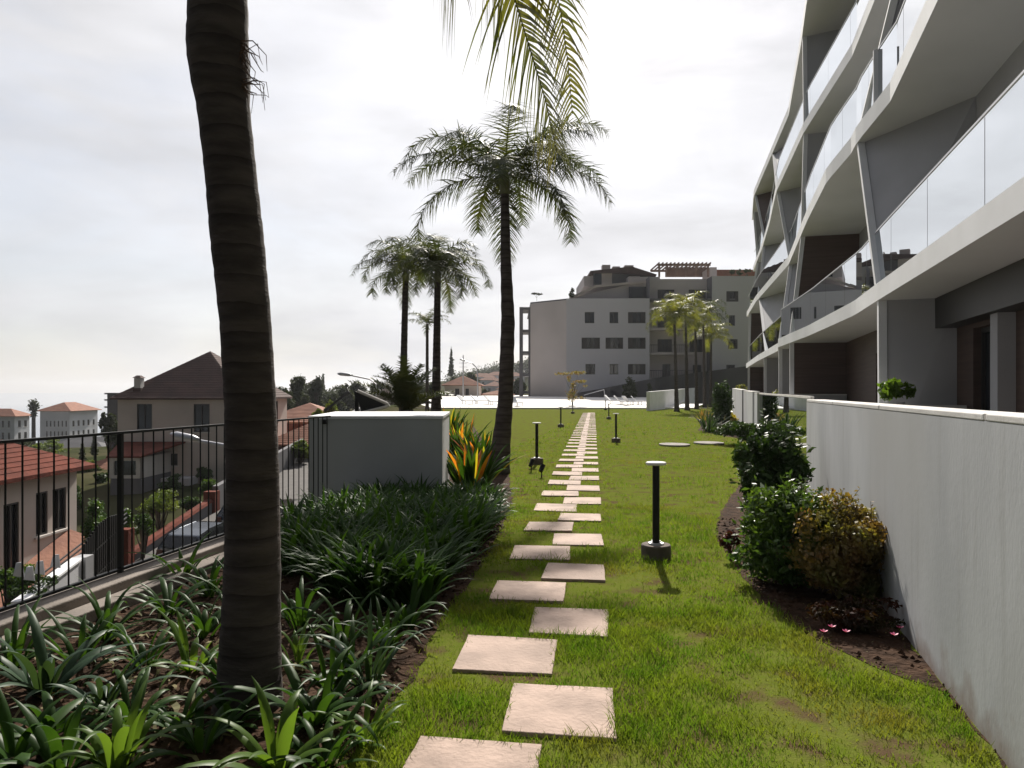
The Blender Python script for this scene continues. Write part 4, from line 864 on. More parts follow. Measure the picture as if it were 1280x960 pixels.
# pergola
pg = MB(); d_ = 99.0
for x in (824,834,846,858,870,885): pg.beam((X(x,d_),d_,H(346,d_)),(X(x,d_),d_,H(330,d_)),.25)
pg.beam((X(822,d_),d_,H(331,d_)),(X(888,d_),d_,H(331,d_)),.2,.3); pg.beam((X(822,d_),d_+5,H(331,d_)),(X(888,d_),d_+5,H(331,d_)),.2,.3)
for k in range(14): x = 823+k*64/13; pg.beam((X(x,d_),d_-.6,H(329.5,d_)),(X(x,d_),d_+5.6,H(329.5,d_)),.12,.2)
wpart(pg, 'pergola', 'wood', fb_)
rb_('pergola_screen', 832, 886, 334, 346, 103, 103.3, 'wood'); rb_('roof_block', 887.5, 896, 334, 347, 99, 103, 'facade_w'); rb_('roof_tiles', 896.5, 944, 337, 346, 103, 108, 'tile')
# left open balcony frames
mb = MB(); d_ = 100.0
for x in (651.5,662): mb.beam((X(x,d_),d_,.3),(X(x,d_),d_,H(384,d_)),.35 if x > 655 else .5)
mb.beam((X(651.5,d_),d_+4,.3),(X(651.5,d_),d_+4,H(384,d_)),.3)
for y in (385,413,440,468,490): mb.box(X(650.6,d_),X(663,d_),d_-.1,d_+5,H(y+2,d_),H(y-1,d_))
wpart(mb, 'balcony_frame', 'facade_d', fb_)
rt = bush('roof_plant', (X(714,97),97,H(374,97)), (.55,.5,.75), 260, .3, 'tree', 41, 'dark round bush on the left roof terrace of the far block', 'plant', nc=7, lift=.2)
bush('roof_plant', (X(671,99.5),99.5,H(375,99)), (.9,.5,.2), 140, .28, 'tree', 42, 'flat-topped small tree at the left roof corner of the far block', 'plant', nc=5, lift=.7)
for i, px in enumerate((914,926,935)): bush('roof_plant', (X(px,101),101,H(347,101)), (.6,.5,.6), 160, .28, 'tree', 43+i, ('left','middle','right')[i]+' of the three little bushes on the right roof terrace', 'plant', nc=5, lift=.1)
# ramp retaining wall, bushes at deck
mb = MB(); zr = 92.0
pr = [(722,499,491),(760,499,484),(815,499,473),(945,505,456)]
for (x0,b0,t0),(x1,b1_,t1) in zip(pr[:-1],pr[1:]): mb.hexa([(X(x0,zr),zr,0),(X(x1,zr),zr-2,0),(X(x1,zr),zr-1.7,0),(X(x0,zr),zr+.3,0)], [(X(x0,zr),zr,H(t0,zr)),(X(x1,zr),zr-2,H(t1,zr)),(X(x1,zr),zr-1.7,H(t1,zr)),(X(x0,zr),zr+.3,H(t0,zr))])
mb.build('ramp_wall', 'ramp', label='dark sloping retaining wall rising to the right before the far block', category='wall')
bush('dark_bush', (X(786,86),86,.7), (1.0,.9,1.3), 1500, .3, 'tree', 51, 'dark bush in front of the far block by the ramp wall', 'bush', nc=14)
bush('dark_bush', (X(813,86),86,.7), (.35,.35,1.1), 500, .25, 'tree', 52, 'narrow dark bush beside the ramp wall', 'bush', nc=9)
tb = Vector((X(715,70),70,.3)); e = empty('thin_tree', tb, 'thin ornamental tree with sparse yellowish leaves on the deck', 'tree')
cl = [((0,0,1.0),(.55,.5,.75)),((-.9,0,3.1),(.9,.6,.16)),((.6,0,3.2),(.9,.6,.18)),((.8,0,2.35),(.6,.5,.16)),((.1,0,2.0),(.3,.3,.5)),((-.3,0,2.6),(.25,.3,.4)),((1.3,0,1.9),(.3,.3,.12)),((.9,0,.7),(.5,.4,.12))]
V, Fc = leaf_cloud(cl, 900, .22, 8, shell=.2); npmesh('crown', V, Fc, 'shrub_b', e); branches((0,0,-.1), cl, .05, 3).build('trunk', 'bark_t', e)
# low white wall near the palm row
e = empty('low_wall', (X(808,60),60,0), 'low whitewashed wall between the deck and the row of palms', 'wall')
mb = MB(); A = Vector((X(808,60.5),60.5,0)); B = Vector((X(868,84),84,0)); q = [A, B, B+Vector((.3,0,0)), A+Vector((.3,0,0))]
mb.hexa([(v.x,v.y,-.1) for v in q], [(v.x,v.y,1.6+(.02 if i in (0,3) else .5)) for i, v in enumerate(q)]); wpart(mb, 'body', 'white', e)
# loungers
def lounger():
    e = empty('sun_lounger', (0,0,0), 'lounger', 'sun lounger', 'white sun loungers on the deck')
    mb = MB(); mb.box(-.33,.33,-1.0,.4,.28,.36); mb.build('seat', 'white', e)
    mb = MB(); mb.hexa([(-.33,.41,.28),(.33,.41,.28),(.33,.41,.36),(-.33,.41,.36)], [(-.33,1.0,.82),(.33,1.0,.82),(.33,.95,.9),(-.33,.95,.9)]); mb.build('backrest', 'white', e)
    for x in (-.3,.3):
        for y in (-.9,.3): mb = MB(); mb.beam((x,y,0),(x,y,.279),.05); mb.build('leg', 'steel', e)
    return e
lg = lounger()
for i, (px, d, rz, lab) in enumerate(((768,72,1.2,'white lounger nearest the path at the left of the deck group'),(780,71,1.6,'second white lounger from the left right of the path'),(790,70.5,1.9,'third white lounger from the left right of the path'),(801,71,1.4,'white lounger closest to the low white wall'),(645,69,.4,'lounger beside the slender palm trunk on the deck'),(618,71,1.3,'lounger just left of the slender palm trunk on the deck'),(600,72,1.5,'middle lounger of the left deck group'),(583,72,1.1,'leftmost white lounger at the far deck edge'))):
    o = lg if i == 0 else copy_tree(lg); o.location = (X(px,d),d,.14+(d-66.5)*.0473); o.rotation_euler = (0,0,rz); o['label'] = lab
# handrail at steps
e = empty('step_handrail', (X(755,76),76,.65), 'thin metal handrail rising over the deck steps', 'handrail')
mb = MB(); mb.tube([(X(730,80),80,H(494,80)),(X(755,76),76,H(487,76)),(X(757,76),76,H(503,76))], .04, 6); wpart(mb, 'rail', 'steel', e)
# ------------------------------------------------------------------ left side: houses below
def hip_house(name, label, x0, x1, y0, y1, zb, ze, over, zr, walls, roof, wins_front=(), wins_right=(), ridge=None, cat='house', group=None):
    """axis-aligned hipped house; wins_front on the camera side (y0), wins_right on the x1 side: (u0,u1,z0,z1)"""
    e = empty(name, ((x0+x1)/2,(y0+y1)/2,zb), label, cat, group)
    mb = MB(); wall_holes(mb, (x0,y0), (x1,y0), zb, ze, wins_front, .18, (0,1)); wall_holes(mb, (x1,y0), (x1,y1), zb, ze, wins_right, .18, (-1,0))
    mb.quad((x0,y0,zb),(x0,y1,zb),(x0,y1,ze),(x0,y0,ze)); mb.quad((x0,y1,zb),(x1,y1,zb),(x1,y1,ze),(x0,y1,ze)); wpart(mb, 'wall', walls, e)
    for side, ws in (('f', wins_front), ('r', wins_right)):
        for w in ws:
            u = Vector((1,0)) if side == 'f' else Vector((0,1)); a = Vector((x0,y0)) if side == 'f' else Vector((x1,y0)); inn = Vector((0,1)) if side == 'f' else Vector((-1,0))
            c = a+u*(w[0]+w[1])/2; ww = w[1]-w[0]; fr = MB(); q = c+inn*.06
            for t in (-.5,0,.5): s = q+u*(ww-.06)*t; fr.obox(s, u, .06, .06, w[2], w[3])
            fr.obox(q, u, ww, .055, w[3]-.06, w[3]-.001); fr.obox(q, u, ww, .055, w[2]+.001, w[2]+.06); wn = wpart(fr, 'window', 'dark', e)
            gm = MB(); q = c+inn*.12; gm.obox(q, u, ww-.005, .02, w[2], w[3]); wpart(gm, 'pane', 'win', wn)
            sm = MB(); q = c-inn*.03; sm.obox(q, u, ww+.2, .08, w[2]-.08, w[2]-.003); wpart(sm, 'sill', 'sill', wn)
    X0, X1, Y0, Y1 = x0-over, x1+over, y0-over, y1+over
    if ridge is None: m_ = min(X1-X0, Y1-Y0)/2; ridge = ((X0+m_, (Y0+Y1)/2), (X1-m_, (Y0+Y1)/2)) if X1-X0 >= Y1-Y0 else (((X0+X1)/2, Y0+m_), ((X0+X1)/2, Y1-m_))
    (ax, ay), (bx_, by_) = ridge; lat = X1-X0 >= Y1-Y0
    v = [(X0,Y0,ze),(X1,Y0,ze),(X1,Y1,ze),(X0,Y1,ze),(ax,ay,zr),(bx_,by_,zr)]
    fs = [(0,1,5,4),(1,2,5),(2,3,4,5),(3,0,4)] if lat else [(0,1,4),(1,2,5,4),(2,3,5),(3,0,4,5)]
    mb = MB(); mb.add(v, fs); mb.add([(a,b,c-.14) for a,b,c in v[:4]]+v[:4], [(0,1,5,4),(1,2,6,5),(2,3,7,6),(3,0,4,7),(3,2,1,0)]); rf = wpart(mb, 'roof', roof, e)
    # tile courses along the visible slopes
    tmb = MB()
    for f in fs:
        p = [Vector(v[i]) for i in f]; A_, B_ = p[0], p[1]; T0, T1 = (p[3], p[2]) if len(p) == 4 else (p[2], p[2]); n = int((T0-A_).length/.38)
        for k in range(1, n): t = k/n; s, q = A_.lerp(T0,t)+Vector((0,0,.012)), B_.lerp(T1,t)+Vector((0,0,.012)); tmb.beam(s, q, .03, .014)
    wpart(tmb, 'tile_courses', roof, rf)
    return e
# cream house with dark hip roof (front wall at depth 48)
d = 48.0; XL, XR = X(147,d), X(300,d); zE = H(497,d)
def wf(px0, px1, py0, py1): return (X(px0,d)-XL, X(px1,d)-XL, H(py1,d), H(py0,d))
h1 = hip_house('cream_house', 'cream two-storey house with a dark pyramid roof and chimney left of the palm trunk', XL, XR, d, 58.0, -5.4, zE, .35, H(439,53), 'cream', 'tile_d',
    wins_front=[wf(171,190,505,537), wf(242,262,505,540), wf(208,222,567,582)], wins_right=[(2.5,3.7,-.9,.9),(6.6,7.8,-.9,.9),(6.6,7.8,-4.2,-2.4)], ridge=((X(263,53),52.95),(X(263,53),53.05)))
mb = MB(); mb.box(X(163,d),X(173,d),d+.3,d+.9,H(495,d),H(485,d)); cb = wpart(mb, 'chimney', 'tile_d', h1)
mb = MB(); mb.box(X(164,d),X(172,d),d+.35,d+.85,H(485,d)+.002,H(472.5,d)); wpart(mb, 'chimney_stack', 'sill', cb)
mb = MB(); mb.hexa([(X(162.5,d),d+.25,H(472.3,d)),(X(173.5,d),d+.25,H(472.3,d)),(X(173.5,d),d+.95,H(472.3,d)),(X(162.5,d),d+.95,H(472.3,d))], [(X(166,d),d+.5,H(469,d)),(X(170,d),d+.5,H(469,d)),(X(170,d),d+.7,H(469,d)),(X(166,d),d+.7,H(469,d))]); wpart(mb, 'chimney_cap', 'tile_d', cb)
# lean-to in front
e = empty('lean_to', (X(170,44),44,-5.5), 'small lean-to with a red tiled roof and white-framed window before the cream house', 'lean-to'); d = 44.0
mb = MB(); mb.box(X(138,d),X(176,d),d,47.9,-6.2,H(598,d)); wpart(mb, 'base_wall', 'facade_d', e)
mb = MB(); wall_holes(mb, (X(137,d),d-.05), (X(176,d),d-.05), H(598,d), H(572,d), [(.28,X(176,d)-X(137,d)-.28,H(594,d),H(576,d))], .15, (0,1)); mb.box(X(137,d),X(176,d),d+.25,47.9,H(598,d),H(572,d)); wpart(mb, 'window_surround', 'sill', e)
mb = MB(); mb.box(X(140,d),X(173,d),d+.06,d+.1,H(594,d),H(576,d)); wpart(mb, 'pane', 'win', e)
mb = MB(); mb.hexa([(X(136,d),d-.3,H(572,d)),(X(178,d),d-.3,H(572,d)),(X(232,47.9),47.9,H(554,47.9)),(X(150,47.9),47.9,H(554,47.9))], [(X(136,d),d-.3,H(570,d)),(X(178,d),d-.3,H(570,d)),(X(232,47.9),47.9,H(552,47.9)),(X(150,47.9),47.9,H(552,47.9))]); wpart(mb, 'roof', 'tile_r', e)
mb = MB(); mb.box(X(180,47),X(240,47),46.5,47.9,H(606,47),H(597,47)); wpart(mb, 'balcony_floor', 'facade', e)
# near-left house with red roof
xw = -15.75
hip_house('red_roof_house', 'low house with red tiled roof at the left edge, seen through the railing', -26.0, xw, 13.0, 25.7, -7.8, -1.05, .45, 1.75, 'cream', 'tile_r',
    wins_right=[(7.0,7.9,-3.3,-2.05),(9.0,9.7,-4.9,-1.9),(10.5,11.1,-3.2,-1.75),(11.35,12.1,-3.2,-1.75)])
mb = MB(); e = empty('balcony_awning', (-14.9,22,-4), 'orange tiled canopy with white rails on the red-roofed house wall', 'canopy')
mb.hexa([(-15.73,18.8,-5.4),(-14.3,18.8,-5.9),(-14.3,25.2,-3.9),(-15.73,25.2,-3.4)], [(-15.73,18.8,-5.25),(-14.3,18.8,-5.75),(-14.3,25.2,-3.75),(-15.73,25.2,-3.25)]); wpart(mb, 'canopy_roof', 'tile', e)
mb = MB()
for k in range(4): mb.beam((-14.1,20.5,-4.55+k*.16),(-14.1,26,-3.15+k*.16),.04)
wpart(mb, 'rails', 'ramp', e)
# white far blocks with orange roofs
for x0, x1, yt, yb2, d, rr_, lab, sd_ in ((50,87,513.5,552,185,503,'white apartment block with orange roof near the sea, right one',1),(-40,18,520,556,160,511,'white apartment block with orange roof at the left edge near the sea',2)):
    W_ = X(x1,d)-X(x0,d); ws = []; g = random.Random(sd_)
    for c in range(7):
        for r in range(3 if x0 > 0 else 3):
            if (x0 > 0 and c in (0,1)): 
                if c == 0: continue
            u0 = W_*(.08+c*.13); ws.append((u0, u0+W_*.045, H(yb2,d)+1.2+r*2.7, H(yb2,d)+2.7+r*2.7))
    hip_house('white_block', lab, X(x0,d), X(x1,d), d, d+(12.5 if x0 > 0 else 5), H(yb2,d)-4, H(yt,d), .8, H(rr_,d), 'farw', 'tile', wins_front=[w for w in ws if w[3] < H(yt,d)-.2], wins_right=[(u,u+.9,H(yb2,d)+1.2+q*2.7,H(yb2,d)+2.7+q*2.7) for u in ((1.2,3.4,5.6,7.8,10.2) if x0 > 0 else (1.2,3.2)) for q in range(3) if H(yb2,d)+2.7+q*2.7 < H(yt,d)-.2], cat='building', group='white blocks with orange roofs')
# grey mid block left of the cream house
d = 75; e = empty('grey_block', (X(138,d),d,-8), 'dark grey building with balconies half hidden behind the cream house', 'building')
mb = MB(); mb.box(X(134,d),X(160,d),d,d+8,-9,H(491,d)); wpart(mb, 'wall', 'facade_d', e)
for y in (492,500,509,518,527): mb = MB(); mb.box(X(127,d),X(134,d)-.01,d+.5,d+5,H(y+1,d),H(y-1,d)); wpart(mb, 'balcony', 'facade', e)
# orange-roofed house beyond deck; pale far houses on the hill
for x0, x1, yr, ye, yb2, d, lab in ((556,599,469,481,503,112,'house with orange hip roof beyond the deck, by the street lamp'),(601,640,488,493,505,118,'low pale house with flat orange roof right of the orange-roofed one'),(470,500,483,492,506,95,'brown-roofed low house behind the white block')):
    w_ = X(x1,d)-X(x0,d); hip_house('hillside_house', lab, X(x0,d), X(x1,d), d, d+8, -3, H(ye,d), .5, H(yr,d), 'cream', 'tile' if x0 > 500 else 'tile_d', wins_front=[(w_*.3,w_*.42,H(ye,d)-1.9,H(ye,d)-.6),(w_*.6,w_*.7,H(ye,d)-2.2,H(ye,d)-.6)], group='houses beyond the lawn')
g = random.Random(33)
for i, (px, py, d, w_) in enumerate(((603,469,400,14),(612,473,380,12),(622,467,410,14),(632,474,370,12),(641,468,390,13),(618,480,330,10),(634,484,320,10))):
    zt_ = H(py,d); xc = X(px,d); gz = min(terr(xc,d), zt_-3)-2
    hip_house('hill_house', ('%s of the pale little houses on the far hill, counted from the left' % ordn[i]), xc-w_/2, xc+w_/2, d, d+9, gz, zt_-.9, .4, zt_+1.2, 'farw', 'tile', wins_front=[(2,3.2,zt_-3.4,zt_-1.8),(w_-4,w_-2.8,zt_-3.4,zt_-1.8)], group='pale houses on the far hill')
for i, (px, py, d, w_) in enumerate(((140,580,70,8),(88,560,120,12),(100,553,135,12),(373,517,62,7),(382,543,52,6))):
    zt_ = H(py,d); xc = X(px,d); labs = ('small orange-roofed outbuilding beside the lean-to','grey-roofed house in the dip below the white blocks','low house right of the grey-roofed one below the white blocks','red-roofed house seen through the railing left of the white block','low reddish house with dark windows just behind the railing by the white block')
    hip_house('village_house', labs[i], xc-w_/2, xc+w_/2, d, d+7, min(terr(xc,d),zt_-2.5)-1.5, zt_-.7, .35, zt_+.9, 'cream' if i < 3 else 'tile_r', 'tile' if i in (0,3,4) else 'facade_d', wins_front=[(1,2,zt_-2.3,zt_-1.1),(w_-2.4,w_-1.4,zt_-2.3,zt_-1.1)])
# walls along the road
mb = MB(); seg = [(28.0,-4.95),(32,-4.4),(36.2,-3.87)]
e = empty('red_capped_wall', (-15.4,32,-6), 'dark boundary wall with a red coping sloping up along the road', 'wall')
for (a, ha), (b, hb) in zip(seg[:-1], seg[1:]):
    mb.hexa([(-15.6,a,-7),(-15.3,a,-7),(-15.3,b,-7),(-15.6,b,-7)], [(-15.6,a,ha-.12),(-15.3,a,ha-.12),(-15.3,b,hb-.12),(-15.6,b,hb-.12)])
wpart(mb, 'body', 'facade_d', e); mb = MB()
for (a, ha), (b, hb) in zip(seg[:-1], seg[1:]): mb.hexa([(-15.68,a,ha-.118),(-15.22,a,ha-.118),(-15.22,b,hb-.118),(-15.68,b,hb-.118)], [(-15.6,a,ha),(-15.3,a,ha),(-15.3,b,hb),(-15.6,b,hb)])
wpart(mb, 'coping', 'tile_r', e); mb = MB(); mb.box(-15.75,-15.15,36.25,36.85,-7,-3.5); wpart(mb, 'pillar', 'tile_r', e)
mb = MB(); mb.hexa([(-15.6,37,-6),(-15.3,37,-6),(-15.3,75,-4),(-15.6,75,-4)], [(-15.6,37,-3.3),(-15.3,37,-3.3),(-15.3,75,.3),(-15.6,75,.3)]); mb.build('grey_road_wall', 'facade_d', label='tall grey wall beside the road, seen through the railing next to the white block', category='wall')
# stair wall and gate at lower left
e = empty('stair_wall', (-12.6,17,-6), 'white sloping stair wall with a grey gate pillar at the lower left', 'wall')
a, b = P(22,752,17.0), P(97,697,20.5)
mb = MB(); mb.hexa([(a.x-.1,a.y,-8),(a.x+.1,a.y,-8),(b.x+.1,b.y,-8),(b.x-.1,b.y,-8)], [(a.x-.1,a.y,a.z-.06),(a.x+.1,a.y,a.z-.06),(b.x+.1,b.y,b.z-.06),(b.x-.1,b.y,b.z-.06)]); wpart(mb, 'body', 'grey', e)
mb = MB(); mb.hexa([(a.x-.16,a.y,a.z-.058),(a.x+.16,a.y,a.z-.058),(b.x+.16,b.y,b.z-.058),(b.x-.16,b.y,b.z-.058)], [(a.x-.16,a.y,a.z),(a.x+.16,a.y,a.z),(b.x+.16,b.y,b.z),(b.x-.16,b.y,b.z)]); wpart(mb, 'coping', 'white', e)
p = P(98,697,20.8); mb = MB(); mb.box(p.x-.05,p.x+.33,20.6,21.0,-8,p.z+.05); wpart(mb, 'pillar', 'grey', e)
e = empty('road_gate', (-12.5,21.6,-7), 'dark metal gate leaves beside the grey gate pillar', 'gate'); mb = MB()
for k in range(18):
    q = P(106+k*2.6,680-k*2.2,21.2+k*.12); mb.beam((q.x,q.y,-7.2),(q.x,q.y,q.z+.5*math.sin(k/17*math.pi)*.5),.06)
wpart(mb, 'bars', 'black', e); mb = MB(); q0, q1 = P(106,700,21.2), P(150,660,23.3); mb.beam(q0,q1,.05); mb.beam(q0-Vector((0,0,.8)),q1-Vector((0,0,.8)),.05); wpart(mb, 'rails', 'black', e)
p = P(157,672,24); mb = MB(); mb.box(p.x-.2,p.x+.2,23.8,24.2,-8,p.z+.3); mb.build('gate_pillar', 'tile_r', label='reddish gate pillar right of the dark gate', category='pillar')
# white road guard rail
e = empty('guard_rail', (-9.6,38,-4.4), 'pale metal guard rail along the near side of the road', 'guard rail'); mb = MB(); m2 = MB()
for hz in (.45,.85): mb.tube([(-8.7,y,road_h(y)+.14+hz) for y in (26,32,38,44,50,58)], .035, 6)
for y in range(26,59,2): m2.tube([(-8.7,y,road_h(y)+.1),(-8.7,y,road_h(y)+1.03)], .03, 6)
wpart(mb, 'rail', 'steel', e); wpart(m2, 'posts', 'steel', e)
# washing on a line at lower left
e = empty('washing', (-13.2,16.5,-6), 'pale washing hanging near the house wall at the lower left', 'laundry')
for k, (px, py) in enumerate(((22,705),(35,710),(48,703),(68,695))):
    q = P(px, py, 16.5+k*.6); mb = MB(); mb.hexa([(q.x-.11,q.y,q.z-.28),(q.x+.07,q.y+.12,q.z-.34),(q.x+.07,q.y+.15,q.z-.34),(q.x-.11,q.y+.03,q.z-.28)], [(q.x-.04,q.y,q.z+.02),(q.x+.10,q.y,q.z+.04),(q.x+.10,q.y+.03,q.z+.04),(q.x-.04,q.y+.03,q.z+.02)]); wpart(mb, 'garment', 'cloth', e)
# ------------------------------------------------------------------ car
def car(loc, rz, label):
    e = empty('parked_car', loc, label, 'car', rz=rz)
    prof = [(-2.05,.35),(-2.1,.75),(-1.98,.98),(-1.55,1.40),(-.9,1.48),(0.2,1.46),(.95,1.0),(1.8,.85),(2.08,.62),(2.1,.35)]
    def body(w, pr): 
        mb = MB(); n = len(pr); L = []; 
        for sgn in (-1,1):
            for x, z in pr: L.append((x, sgn*(w-(.16*max(0,(z-.9)/.55))), z))
        mb.add(L, [tuple(range(n)), tuple(reversed(range(n,2*n)))]+[(i,(i+1)%n,n+(i+1)%n,n+i) for i in range(n)]); return mb
    body(.86, prof).build('body', 'carpaint', e, bevel=.05)
    mb = MB()
    for sg in (-1,1): mb.add([(-1.45,sg*.845,1.02),(.75,sg*.845,1.02),(.15,sg*.735,1.40),(-1.25,sg*.735,1.40)], [(0,1,2,3)])
    mb.build('side_window', 'win', e)
    for nm, q in (('rear_window', [(-2.0,.70,1.02),(-2.0,-.70,1.02),(-1.62,-.62,1.38),(-1.62,.62,1.38)]), ('windscreen', [(.97,.72,1.03),(.97,-.72,1.03),(.32,-.64,1.43),(.32,.64,1.43)])):
        mb = MB(); mb.add([(x+(-.03 if x < 0 else .03), y, z+.01) for x,y,z in q], [(0,1,2,3)]); mb.build(nm, 'win', e)
    for x in (-1.3,1.3):
        for sg in (-1,1):
            mb = MB(); mb.tube([(x,sg*.68,.32),(x,sg*.88,.32)], .32, 20); w_ = mb.build('wheel', 'rubber', e)
            mb = MB(); mb.tube([(x,sg*.885,.32),(x,sg*.895,.32)], .19, 14); mb.build('rim', 'steel', w_)
    for sg in (-1,1):
        mb = MB(); mb.box(-2.12,-2.06,sg*.72-.12,sg*.72+.12,.75,.95); mb.build('tail_light', 'red', e)
    return e
yc = 29.5; cr = car((X(262,yc),yc,road_h(yc)-.12), R(78), 'silver hatchback parked on the road below, seen through the railing beside the palm')
cr.rotation_euler = (0, -math.atan(.085), R(80))
yc = 33.8; cr2 = car((X(322,yc),yc,road_h(yc)+.03), R(80), 'dark car parked ahead of the silver hatchback, mostly behind the palm trunk'); cr2.rotation_euler = (0,-math.atan(.085),R(82))
# ------------------------------------------------------------------ street lamps
def lamp(name, base, pts, head, label, r=.05):
    e = empty(name, base, label, 'street lamp', 'street lamps'); mb = MB(); mb.tube([base]+pts, [r*1.3]+[r]*len(pts), 8); wpart(mb, 'pole', 'steel', e)
    a, b = head; a = Vector(a); b = Vector(b); mb = MB(); mb.tube([a, a.lerp(b,.25), a.lerp(b,.8), b], [.05,.11,.12,.05], 8); wpart(mb, 'lamp_head', 'steel', e, smooth=True)
d = 20; lamp('street_lamp', (X(318,d),d,-6), [(X(318,d),d,H(568,d)),(X(300,d),d,H(560,d)),(X(248,d),d,H(551,d))], (P(250,550,d),P(213,543,d)), 'street lamp whose pale head pokes out left of the foreground palm trunk')
d = 48; lamp('street_lamp', (X(470,d),d,-3), [(X(470,d),d,H(480,d)),(X(462,d),d,H(474,d)),(X(440,d),d,H(469.5,d))], (P(441,469,d),P(422,467,d)), 'street lamp with its head above the white block', r=.05)
d = 90; lamp('street_lamp', (X(597,d),d,0), [(X(597,d),d,H(470,d)),(X(596,d),d,H(460,d)),(X(590,d),d,H(454,d)),(X(580,d),d,H(451,d))], (P(582,451,d),P(575,449,d)), 'curved street lamp beyond the deck left of the slender palm', r=.07)
d = 90; mb = MB(); mb.tube([(0,0,0),(0,0,H(444,d)+1)], [.12,.06], 6); 
for k in (0,.5,1.0): mb.beam((-.5,0,H(444,d)-k),( .5,0,H(444,d)-k),.05)
o = mb.build('antenna_mast', 'steel', label='thin antenna mast beside the curved street lamp', category='mast'); o.location = (X(579,d),d,-1)
# black triangular panel behind the block
e = empty('stair_canopy', P(465,510,16), 'black triangular panel with a pale rim rising behind the white block', 'panel'); d = 16
t = [P(444,489,d), P(486,506,d), P(452,516,d)]
mb = MB(); mb.hexa(t, [q+Vector((0,.05,0)) for q in t]); wpart(mb, 'panel', 'black', e)
mb = MB(); mb.tube([P(447,488.5,d-.05),P(484,504.5,d-.05),P(486,507,d-.05),P(483,508.5,d-.05),P(452,516,d-.05)], .035, 8); wpart(mb, 'rim', 'sill', e)
mb = MB(); mb.beam(P(436,489,d+.2),P(406,514,d+.2),.05,.05); wpart(mb, 'brace', 'ramp', e)
mb = MB(); mb.beam(P(446,489,d+.2),Vector((X(446,d),d+.2,-4)),.08); wpart(mb, 'post', 'black', e)
# ------------------------------------------------------------------ trees on the left and far hill
def tree(px, pyb, pyt, d, w, seed, lab, m='tree', n=3600, nc=34, name='tree', group='trees beyond the garden', cr=.26, trunk_h=.04):
    zt_ = H(pyt,d); zb_ = min(H(pyb,d), zt_-1); hh = zt_-zb_; base = Vector((X(px,d),d,zb_)); gz = terr(base.x,d)
    e = empty(name, (base.x,d,min(gz,zb_)), lab, 'tree', group); off = zb_-min(gz,zb_); r = (w*d/F/2, w*d/F/2, hh*(1-trunk_h)/2)
    cl = clumps_in((0,0,off+hh*trunk_h+r[2]), r, nc, seed, cr); cl = [((c[0]*(1.25-.75*(c[2]-off)/hh),c[1],c[2]),q) for c,q in cl]; V, Fc = leaf_cloud(cl, n, max(.12,.0042*d), seed, shell=.3); npmesh('crown', V, Fc, m, e); branches((0,0,-.3), cl, max(.12,hh*.025), seed).build('trunk', 'bark_t', e, smooth=True)
T = [(372,530,459,95,26,'tallest dark tree just right of the foreground palm trunk','tree'),(396,530,463,105,22,'dark tree second from the palm trunk, with a feathery top','tree'),(352,530,478,90,30,'low bushy tree half hidden by the foreground palm trunk','tree'),
 (418,530,486,110,26,'rounded brown-green tree above the left end of the white block','tree'),(447,520,470,125,26,'tree with small pointed top behind the lamp head','tree'),(432,520,478,120,22,'olive tree left of the black triangular panel','tree'),(470,520,474,130,34,'broad tree behind the black triangular panel','tree'),(492,515,470,140,30,'tree between the panel and the stout palm','tree'),
 (413,530,499,60,18,'bright yellow-green small tree above the white block','tree_l'),(400,540,508,40,22,'broad-leaved light green shrub tree by the railing end','tree_l'),
 (540,515,476,115,26,'dark tree behind the stout palm, between the trunks','tree'),(585,500,462,170,28,'small dark tree on the skyline right of the orange roof','tree'),(568,495,468,190,18,'low tree on the skyline above the orange roof','tree'),(605,505,485,140,22,'low scrub tree right of the curved street lamp','tree'),(648,505,470,150,20,'dark tree at the left side of the far apartment block','tree'),
 (150,580,520,62,30,'dark tree beside the grey block behind the cream house','tree'),(135,560,505,72,20,'tall dark tree left of the cream house','tree'),(385,520,478,150,60,'wide dark tree clump at the back right of the foreground palm trunk','tree'),(425,520,480,160,60,'wide distant tree clump above the middle-left of the white block','tree'),(480,520,478,165,60,'wide distant tree clump behind the stout palm','tree'),(525,512,482,150,40,'wide tree clump between the two dark palm trunks','tree'),(60,575,548,110,40,'green scrub tree below the white blocks','tree_l'),(20,590,545,90,40,'scrub tree behind the red-roofed house','tree')]
for i, (px, yb2, yt, d, w, lab, m) in enumerate(T): tree(px, yb2, yt, d, w*1.35, 200+i, lab, m)
for i, (px, yt, d, lab) in enumerate(((118,545,80,'right one of the two narrow cypresses below the grey block'),(103,555,78,'left one of the two narrow cypresses below the grey block'),(404,466,240,'thin pointed conifer on the skyline above the white block'),(564,433,200,'tall thin pointed conifer on the skyline beside the palm trunk'))):
    zt_ = H(yt,d); hgt = (26 if i < 2 else 40)*d/F; zb_ = zt_-hgt; e = empty('cypress_tree', (X(px,d),d,zb_), lab, 'tree', 'narrow conifers'); wv = (4 if i < 2 else 4.5)*d/F
    cl = [((0,0,hgt*(.15+.8*k/9)), (wv*(1-k/10)*.9+.1, wv*(1-k/10)*.9+.1, hgt*.08)) for k in range(10)]; V, Fc = leaf_cloud(cl, 700, .0035*d, 80+i, shell=.2); npmesh('crown', V, Fc, 'tree', e)
    mb = MB(); mb.tube([(0,0,-8),(0,0,hgt*.95)], [.2,.04], 6); mb.build('trunk', 'bark_t', e)
